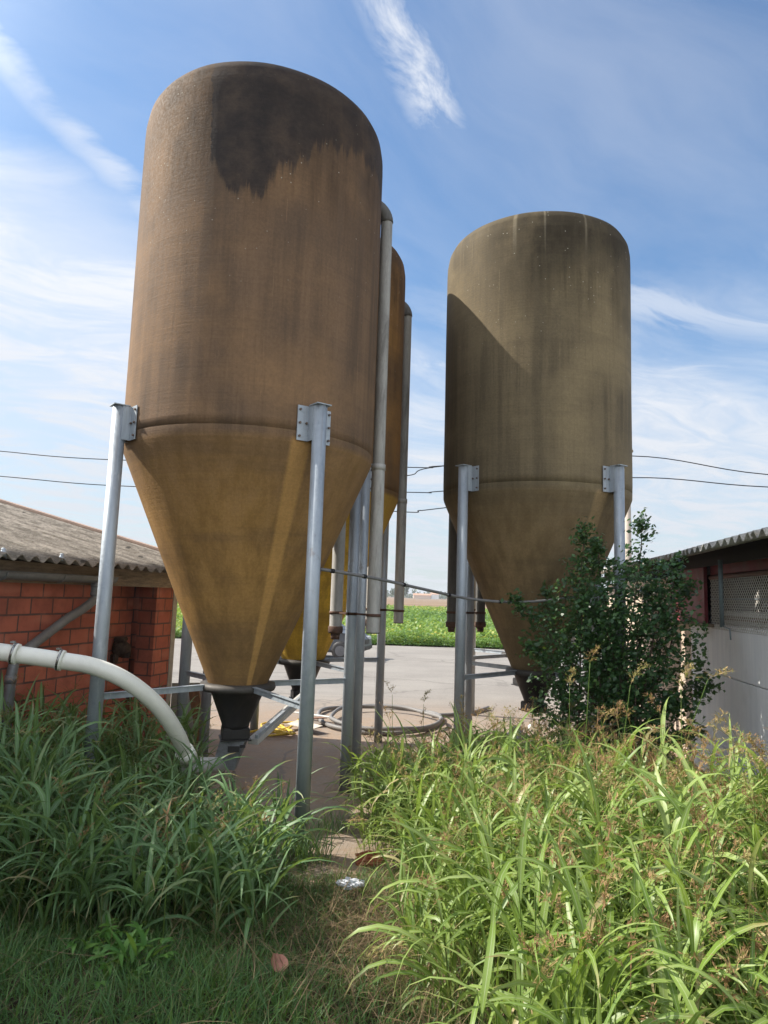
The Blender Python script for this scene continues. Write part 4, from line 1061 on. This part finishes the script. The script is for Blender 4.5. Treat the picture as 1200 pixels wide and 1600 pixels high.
# tall stalks above the sward on the right: (top in world, base, label)
stalks = [((1064, 1075), 4.1, (.02, .02), .17, (.25, 0, 1), 'tallest seed stalk standing before the dark bush with one drooping leaf', [(.72, -.3, .26, .018, 2.3)]),
          ((1106, 1062), 4.0, (-.20, .1), .20, (.8, .1, .5), 'tall leaning seed stalk against the white wall with a head bent to the right', [(.55, -.2, .30, .02, 2.6), (.35, .1, .42, .02, 1.6)]),
          ((890, 1075), 4.5, (.0, .0), .13, (.02, 0, 1), 'thin upright seed stalk with a narrow head below the olive silo', [(.5, 2.6, .2, .012, 2.0)]),
          ((922, 1035), 4.4, (-.06, .0), .12, (.3, 0, 1), 'tall thin seed stalk before the left half of the bush', [(.45, 1.0, .25, .014, 2.0)]),
          ((985, 1070), 4.3, (-.12, .0), .18, (.4, 0, .9), 'slanting seed stalk before the middle of the bush', [(.6, .2, .42, .018, 1.3), (.5, 2.8, .25, .016, 2.0)]),
          ((1160, 1175), 3.3, (-.05, .0), .20, (-.5, 0, .7), 'pale feathery seed head drooping before the white wall', [(.6, 1.0, .25, .016, 2.0)]),
          ((1190, 1205), 3.0, (.02, .0), .18, (-.6, .1, .6), 'rightmost brown seed head hanging at the photo edge', [(.5, 2.0, .3, .02, 2.0)]),
          ((662, 1100), 6.6, (.0, .0), .14, (.1, 0, 1), 'dark narrow seed stalk standing before the sunlit concrete', [(.4, 1.0, .15, .01, 2.0)]),
          ((613, 1085), 6.8, (.02, .0), .16, (-.35, 0, 1), 'dark drooping seed stalk beside the far leg of the orange silo', [(.4, 3.0, .15, .01, 2.0)])]
for (px, py), Y, lean, pl_, pd, lab, lv in stalks:
    tp = px2w(px, py, Y); bx, by = tp.x + lean[0] * 1.5, Y + lean[1]
    h = tp.z - float(gz(bx, by))
    lone_weed((bx, by), [(-lean[0] * .5, 0, h * .4), (-lean[0] * 1.1, 0, h * .75), (tp.x - bx, tp.y - by, h)], lv, pl_, pd, lab, 'seed stalks rising above the weeds')
lone_weed((-1.03, 3.62), [(.0, 0, .25), (-.01, 0, .5), (-.02, 0, .64)], [(.25, 3.4, .34, .02, 2.3), (.35, .2, .34, .02, 2.2), (.5, 2.8, .30, .02, 2.0), (.55, .0, .26, .018, 2.1), (.75, 3.3, .2, .018, 1.8), (.9, 1.8, .14, .016, .6)], .1, (0, 0, 1),
          'lone green weed with pinkish brown withered tip standing before the near leg', mleaf=M_weed_l, head=False, name='withered_weed')
vl = VB(); pz = float(gz(-1.03, 3.62)) + .64
k = 7; vl.blades(np.tile([[-1.05, 3.62, pz]], (k, 1)), np.linspace(0, 6.0, k), np.array([.2, 1.4, .3, -.4, 1.0, -1.0, .1]), rng.normal(.3, .6, k), rng.uniform(.05, .09, k), np.full(k, .016), 5, True, rnd=np.full(k, .8))
o = vl.build('withered_leaves', leafmat('withered_pink', [(0, (.40, .20, .12)), (1, (.45, .26, .16))], ribamt=0, dry=(.4, .22, .14)))
wr = bpy.data.objects['withered_weed']; o.parent = wr; o.location = -wr.location
# a drooping golden head leaning out over the straw
lone_weed((.30, 2.95), [(-.02, .0, .20), (-.10, -.02, .31), (-.16, -.02, .33)], [(.5, 3.0, .2, .012, 2.)], .17, (-.9, -.1, -.15), 'golden drooping seed head leaning over the dry straw', rnd=.7, r=.0026)
lone_weed((.02, 5.0), [(-.02, .0, .22), (-.05, 0, .40)], [(.5, 3.0, .2, .012, 2.)], .16, (-.9, 0, .2), 'small golden seed head leaning over the sandy gap by the weeds', rnd=.7, r=.0026)

for (tx, ty, sx, k, h0, lab) in ((-.50, 5.22, .10, 170, .46, 'dark upright grass tuft at the foot of the nearest front leg'), (-.86, 5.05, .16, 120, .40, 'loose grass tuft just left of the nearest front leg'), (-.34, 5.95, .12, 90, .30, 'small grass tuft on the sandy gap behind the nearest front leg')):
    vt = VB(); p = np.c_[rng.normal(tx, sx, k), rng.normal(ty, sx * .6, k)]
    vt.blades(np.c_[p, gz(p[:, 0], p[:, 1])], rng.uniform(0, 6.28, k), rng.uniform(1.1, 1.5, k), rng.uniform(.2, 1.3, k), rng.uniform(.55, 1., k) * h0, rng.uniform(.004, .010, k), 6, True, rnd=rng.random(k) * .8)
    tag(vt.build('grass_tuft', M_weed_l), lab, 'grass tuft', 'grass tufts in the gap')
# broad leaved herbs low on the left
def herb(base, n, L, w, seed, label, upright=.7):
    root = empty('broadleaf_herb', (base[0], base[1], float(gz(*base)))); tag(root, label, 'herb', 'low broadleaf herbs in the turf')
    vl = VB(); k = n; az = rng.uniform(0, 6.28, k); tt = rng.random(k)
    p = np.c_[rng.normal(0, .05, k), rng.normal(0, .05, k), tt * .10]
    vl.blades(p, az, rng.uniform(.3, 1.2, k) * upright, rng.uniform(.4, 1.4, k), rng.uniform(.6, 1, k) * L, rng.uniform(.7, 1, k) * w, 7, True, rnd=rng.random(k), belly=.15, fold=.25)
    # side lobes
    az2 = np.repeat(az, 3) + np.tile([-.9, .0, .9], k)
    p2 = np.repeat(p, 3, 0) + np.c_[np.cos(np.repeat(az, 3)), np.sin(np.repeat(az, 3)), np.full(3 * k, .55)] * L * .45
    vl.blades(p2, az2, rng.uniform(.1, .7, 3 * k), rng.uniform(.5, 1.2, 3 * k), rng.uniform(.25, .5, 3 * k) * L, rng.uniform(.5, .8, 3 * k) * w, 5, True, rnd=rng.random(3 * k), belly=.2)
    vl.build('leaves', M_herb, root)
M_herb = leafmat('herb_leaf', [(0, (.05, .14, .02)), (.5, (.08, .20, .03)), (1, (.13, .26, .04))], rib=(.2, .3, .1), ribamt=.3, trans=.3, dry=(.1, .2, .03))
herb((-1.55, 2.78), 26, .19, .05, 1, 'bright green lobed herb in the bottom left corner')
herb((-1.42, 2.55), 20, .16, .05, 2, 'second lobed herb spreading below the bright one in the corner')
herb((-1.05, 3.25), 20, .18, .035, 3, 'lobed herb standing in the turf under the tall shaded weeds', 1.1)
herb((-1.28, 3.5), 14, .15, .035, 4, 'small lobed herb at the foot of the shaded weeds', 1.1)

# ------------------------------------------------------------------ dark bush
bush = empty('dark_bush', (2.35, 7.0, 0)); tag(bush, 'dense dark green bush growing in front of the olive silo leg and the white wall', 'bush')
M_bush = leafmat('bush_leaf', [(0, (.022, .060, .022)), (.5, (.040, .10, .034)), (.85, (.075, .155, .04)), (1, (.15, .26, .06))], rib=(.05, .09, .03), ribamt=.2, trans=.16, rough=.33, dry=(.05, .09, .03))
M_bark = simple('bush_bark', (.10, .075, .055), .9, 0, .2, .3, 10, .4)
st = MB(); tips = []
stemspec = []
rb = np.random.default_rng(21)
for i in range(26):
    bx, by = rb.normal(.05, .22), rb.normal(0, .18)
    a = rb.uniform(0, 6.28); sp_ = rb.uniform(.15, .85); h = rb.uniform(1.2, 2.35) * (1 - .32 * max(0, sp_ - .5))
    tx, ty = bx + math.cos(a) * sp_ * .9, by + math.sin(a) * sp_ * .7
    pts = smooth_pts([(bx, by, 0), (bx + (tx - bx) * .25, by + (ty - by) * .25, h * .45), (bx + (tx - bx) * .7, by + (ty - by) * .7, h * .8), (tx, ty, h)], 5)
    st.tube(pts, [.014 * (1 - .75 * j / len(pts)) for j in range(len(pts))], 6); tips.append(pts)
# hand placed outliers seen in the photograph: spike at the top, arm to the left, lobe to the lower right
for pts in ([(0.1, 0, 1.2), (.22, -.05, 2.0), (.28, -.1, 2.6), (.27, -.1, 2.80)], [(-.1, 0, 1.0), (-.35, -.1, 1.9), (-.34, -.15, 2.4), (-.30, -.15, 2.74)], [(-.1, 0, .9), (-.5, -.1, 1.5), (-.85, -.1, 1.85), (-1.02, -.1, 2.0)],
            [(-.1, 0, .9), (-.4, -.1, 1.2), (-.75, -.1, 1.45), (-.85, -.1, 1.55)], [(.1, 0, .8), (.5, 0, 1.3), (.75, .1, 2.0), (.85, .1, 2.25)], [(.1, 0, .5), (.5, 0, .9), (.85, .05, 1.1), (1.02, .0, 1.25)], [(.1, 0, .4), (.5, .0, .6), (.9, .1, .75)],
            [(0, 0, .9), (-.1, -.1, 1.8), (-.15, -.1, 2.4), (-.18, -.1, 2.58)], [(0, 0, .9), (.45, -.1, 1.7), (.60, -.1, 2.2), (.62, -.1, 2.42)]):
    pts = smooth_pts(pts, 6); st.tube(pts, [.010 * (1 - .7 * j / len(pts)) for j in range(len(pts))], 6); tips.append(pts)
st.build('branches', M_bark, bush)
vl = VB(); C_ = []
for pts in tips:
    pts = np.array(pts); L = len(pts)
    for _ in range(30):
        t = rb.uniform(.22, 1) ** .8; p = pts[min(L - 1, int(t * L))]
        sidea = rb.uniform(0, 6.28); sl_ = rb.uniform(.05, .28) * (1.25 - t * .8)
        q_ = p + np.array([math.cos(sidea) * sl_, math.sin(sidea) * sl_, rb.uniform(-.05, .14)])
        m_ = rb.integers(9, 19); s_ = rb.uniform(0, 1, m_)[:, None]
        C_.append(p + (q_ - p) * s_ + rb.normal(0, .035, (m_, 3)))
C_ = np.concatenate(C_)
# ragged veil of foliage filling the middle
m_ = 11500; th_ = rb.uniform(0, 6.28, m_); rr_ = rb.uniform(.2, 1, m_) ** .6; hz = rb.uniform(.25, 2.45, m_)
wz = np.interp(hz, [.2, .7, 1.2, 1.7, 2.15, 2.45], [.62, .86, .90, .88, .76, .42])
cc_ = np.c_[.10 * hz / 2 + np.cos(th_) * rr_ * wz, np.sin(th_) * rr_ * wz * .7, hz]
dn = np.sin(cc_[:, 0] * 9 + cc_[:, 2] * 4) * np.sin(cc_[:, 2] * 8 + 1) * np.cos(cc_[:, 1] * 9 + cc_[:, 0] * 3)
C_ = np.concatenate([C_, cc_[dn > -.05]])
C_[:, 2] = np.maximum(C_[:, 2], .05)
vl.quads(C_, rb.uniform(.034, .070, len(C_)), rb.beta(1.6, 2.2, len(C_)), nrm=np.array([-.4, -.3, .8]), aspect=.62)
vl.build('foliage', M_bush, bush)

# ------------------------------------------------------------------ field and far things
vb = VB()
def fieldpts(n, y0, y1):
    y = y0 * (y1 / y0) ** rng.random(n); x = rng.uniform(-.42, .30, n) * y
    return x, y
M_crop = leafmat('crop_leaf', [(0, (.06, .13, .025)), (.45, (.11, .21, .03)), (.8, (.19, .28, .035)), (1, (.36, .34, .04))], ribamt=.0, trans=.35, dry=(.3, .3, .05))
x, y = fieldpts(90000, 28.2, 112)
row = np.round(x / .75) * .75 + rng.normal(0, .19, len(x)); x = np.where(y < 60, row, x)
hh = (.30 + .20 * rng.random(len(x)) + .10 * np.sin(x * .9) * np.sin(y * .35)) * np.clip((y - 27.6) / 1.5, .35, 1)
vb.quads(np.c_[x, y, hh * rng.uniform(.55, 1.1, len(x))], rng.uniform(.10, .19, len(x)) * (1 + (y - 28) / 60), np.clip(rng.beta(2, 2, len(x)) + .25 * np.sin(x * .13 + y * .07), 0, 1), nrm=np.array([-.3, -.2, 1.]), aspect=.8)
# ragged verge of weeds along the far edge of the concrete
n = 16000; x = rng.uniform(-14, 9.5, n); cl = np.clip(.5 + .5 * np.sin(x * 1.3) * np.sin(x * .47 + 1), 0, 1); y = 27.75 + rng.uniform(0, 1.1, n)
z = rng.random(n) ** .8 * (.18 + .45 * cl)
vb.quads(np.c_[x, y, z], rng.uniform(.06, .16, n), rng.random(n) * .5, nrm=np.array([-.3, -.2, 1.]), aspect=.4)
tag(vb.build('crop_field', M_crop), 'low green crop field beyond the concrete yard', 'field', kind='stuff')
mb = MB(); n_ = 30
for i in range(n_ + 1):
    xx = -70 + 140 * i / n_; mb.v += [(xx, 28.0, .06), (xx, 29.0, .24), (xx, 111, .26)]
for i in range(n_): a = i * 3; mb.f += [(a, a + 3, a + 4, a + 1), (a + 1, a + 4, a + 5, a + 2)]; mb.sm += [True, True]
tag(mb.build('field_floor', simple('crop_undergrowth', (.07, .13, .03), .95, 0, .1, .3, .8, .5)), kind='structure')

M_far = leafmat('far_tree_leaf', [(0, (.03, .055, .03)), (.5, (.05, .08, .04)), (1, (.08, .11, .05))], ribamt=0, trans=.1, dry=(.05, .08, .04))
vb = VB(); C_ = []
for i in range(420):
    x = rng.uniform(-520, 520); y = rng.uniform(660, 860); r_ = rng.uniform(4, 9); h = rng.uniform(3.5, 8.5)
    k = 26; C_.append(np.c_[x + rng.normal(0, r_ * .6, k), y + rng.normal(0, r_ * .5, k), np.abs(rng.normal(h * .45, h * .27, k))])
C_ = np.concatenate(C_); vb.quads(C_, rng.uniform(2, 4.2, len(C_)), rng.random(len(C_)), aspect=.9)
tag(vb.build('distant_woodland', M_far), 'thin line of distant trees on the horizon', 'woodland', kind='stuff')
def ftree(x, y, h, label):
    root = empty('field_tree', (x, y, 0)); tag(root, label, 'tree', 'single trees at the end of the fields')
    MB().lathe([(h * .05, 0), (h * .03, h * .5)], 8).build('trunk', M_bark, root)
    vb = VB(); k = 420; c = rng.normal(0, 1, (k, 3)); c /= np.linalg.norm(c, axis=1)[:, None]; c *= rng.uniform(.5, 1, k)[:, None] * np.array([h * .42, h * .42, h * .36]) * (1 + .2 * np.sin(c[:, :1] * 5))
    c[:, 2] += h * .62; vb.quads(c, rng.uniform(.08, .17, k) * h, rng.random(k), aspect=.8); vb.build('crown', M_far, root)
ftree(13.5, 420, 10.5, 'darker round tree on the horizon just right of the orange silo pipe')
ftree(9.2, 430, 7.5, 'smaller tree on the horizon touching the darker round tree')
def farm(x, y, w, d, h, c, rc, label):
    root = empty('distant_farmhouse', (x, y, 0)); tag(root, label, 'house', 'farm buildings on the horizon')
    q = MB(); hw, hd = w / 2, d / 2
    q.add([(-hw, -hd, 0), (hw, -hd, 0), (hw, hd, 0), (-hw, hd, 0), (-hw, -hd, h), (hw, -hd, h), (hw, hd, h), (-hw, hd, h), (-hw, 0, h * 1.4), (hw, 0, h * 1.4)], [(0, 1, 5, 4), (2, 3, 7, 6), (1, 2, 6, 9, 5), (3, 0, 4, 8, 7)])
    q.build('wall', simple('far_wall_paint', c, .9), root)
    MB().add([(-hw - .4, -hd - .4, h - .15), (hw + .4, -hd - .4, h - .15), (hw + .4, 0, h * 1.44), (-hw - .4, 0, h * 1.44), (hw + .4, hd + .4, h - .15), (-hw - .4, hd + .4, h - .15)], [(0, 1, 2, 3), (3, 2, 4, 5)]).build('roof', simple('far_roof', rc, .9), root)
farm(38, 640, 16, 10, 3.4, (.55, .42, .32), (.45, .25, .15), 'low beige farm building with orange roof on the horizon between the silos')
farm(50, 640, 7, 8, 4.6, (.7, .7, .68), (.5, .3, .2), 'small white farmhouse on the horizon at the left of the olive silo')

# ------------------------------------------------------------------ unseen tree added at the viewer's left to shade the near ground
tree = empty('unseen_shade_tree', (-5.6, 3.4, 0)); tag(tree, 'unseen leafy tree added left of the viewer to shade the near ground', 'tree')
q = MB().tube(smooth_pts([(0, 0, 0), (.05, .02, 1.2), (-.05, .1, 2.4), (0, .1, 4.2)], 5), [.16 - .005 * i for i in range(16)], 12)
for i in range(9):
    a = i * 2.4; z = 1.9 + i * .25; q.tube([(0, .08, z), (math.cos(a) * .6, math.sin(a) * .8, z + .45), (math.cos(a) * 1.0, math.sin(a) * 1.6, z + .8)], [.06, .035, .012], 8)
q.build('trunk', M_bark, tree)
vb = VB(); k = 15000; d = rng.normal(0, 1, (k, 3)); d /= np.linalg.norm(d, axis=1)[:, None]
c = d * (rng.uniform(.15, 1, k) ** .5)[:, None] * np.array([1.15, 2.5, 1.75]); c *= (1 + .12 * np.sin(d[:, :1] * 7 + d[:, 1:2] * 5) + .1 * np.sin(d[:, 2:3] * 9))
c += np.array([0, .1, 3.25])
vb.quads(c, rng.uniform(.09, .17, k), rng.random(k), aspect=.6)
vb.build('crown', M_bush, tree)

# ------------------------------------------------------------------ air
hz = MB().box((0, 800, 6.5), (3010, 2220, 15.0)).build('haze', None); tag(hz, kind='stuff')
hm = bpy.data.materials.new('pale_air'); hm.use_nodes = True; hn = hm.node_tree; hn.nodes.clear()
pv = hn.nodes.new('ShaderNodeVolumePrincipled'); pv.inputs['Color'].default_value = (.86, .90, .96, 1); pv.inputs['Density'].default_value = .0004; pv.inputs['Anisotropy'].default_value = .1
ho = hn.nodes.new('ShaderNodeOutputMaterial'); hn.links.new(pv.outputs[0], ho.inputs['Volume']); hz.data.materials.append(hm)
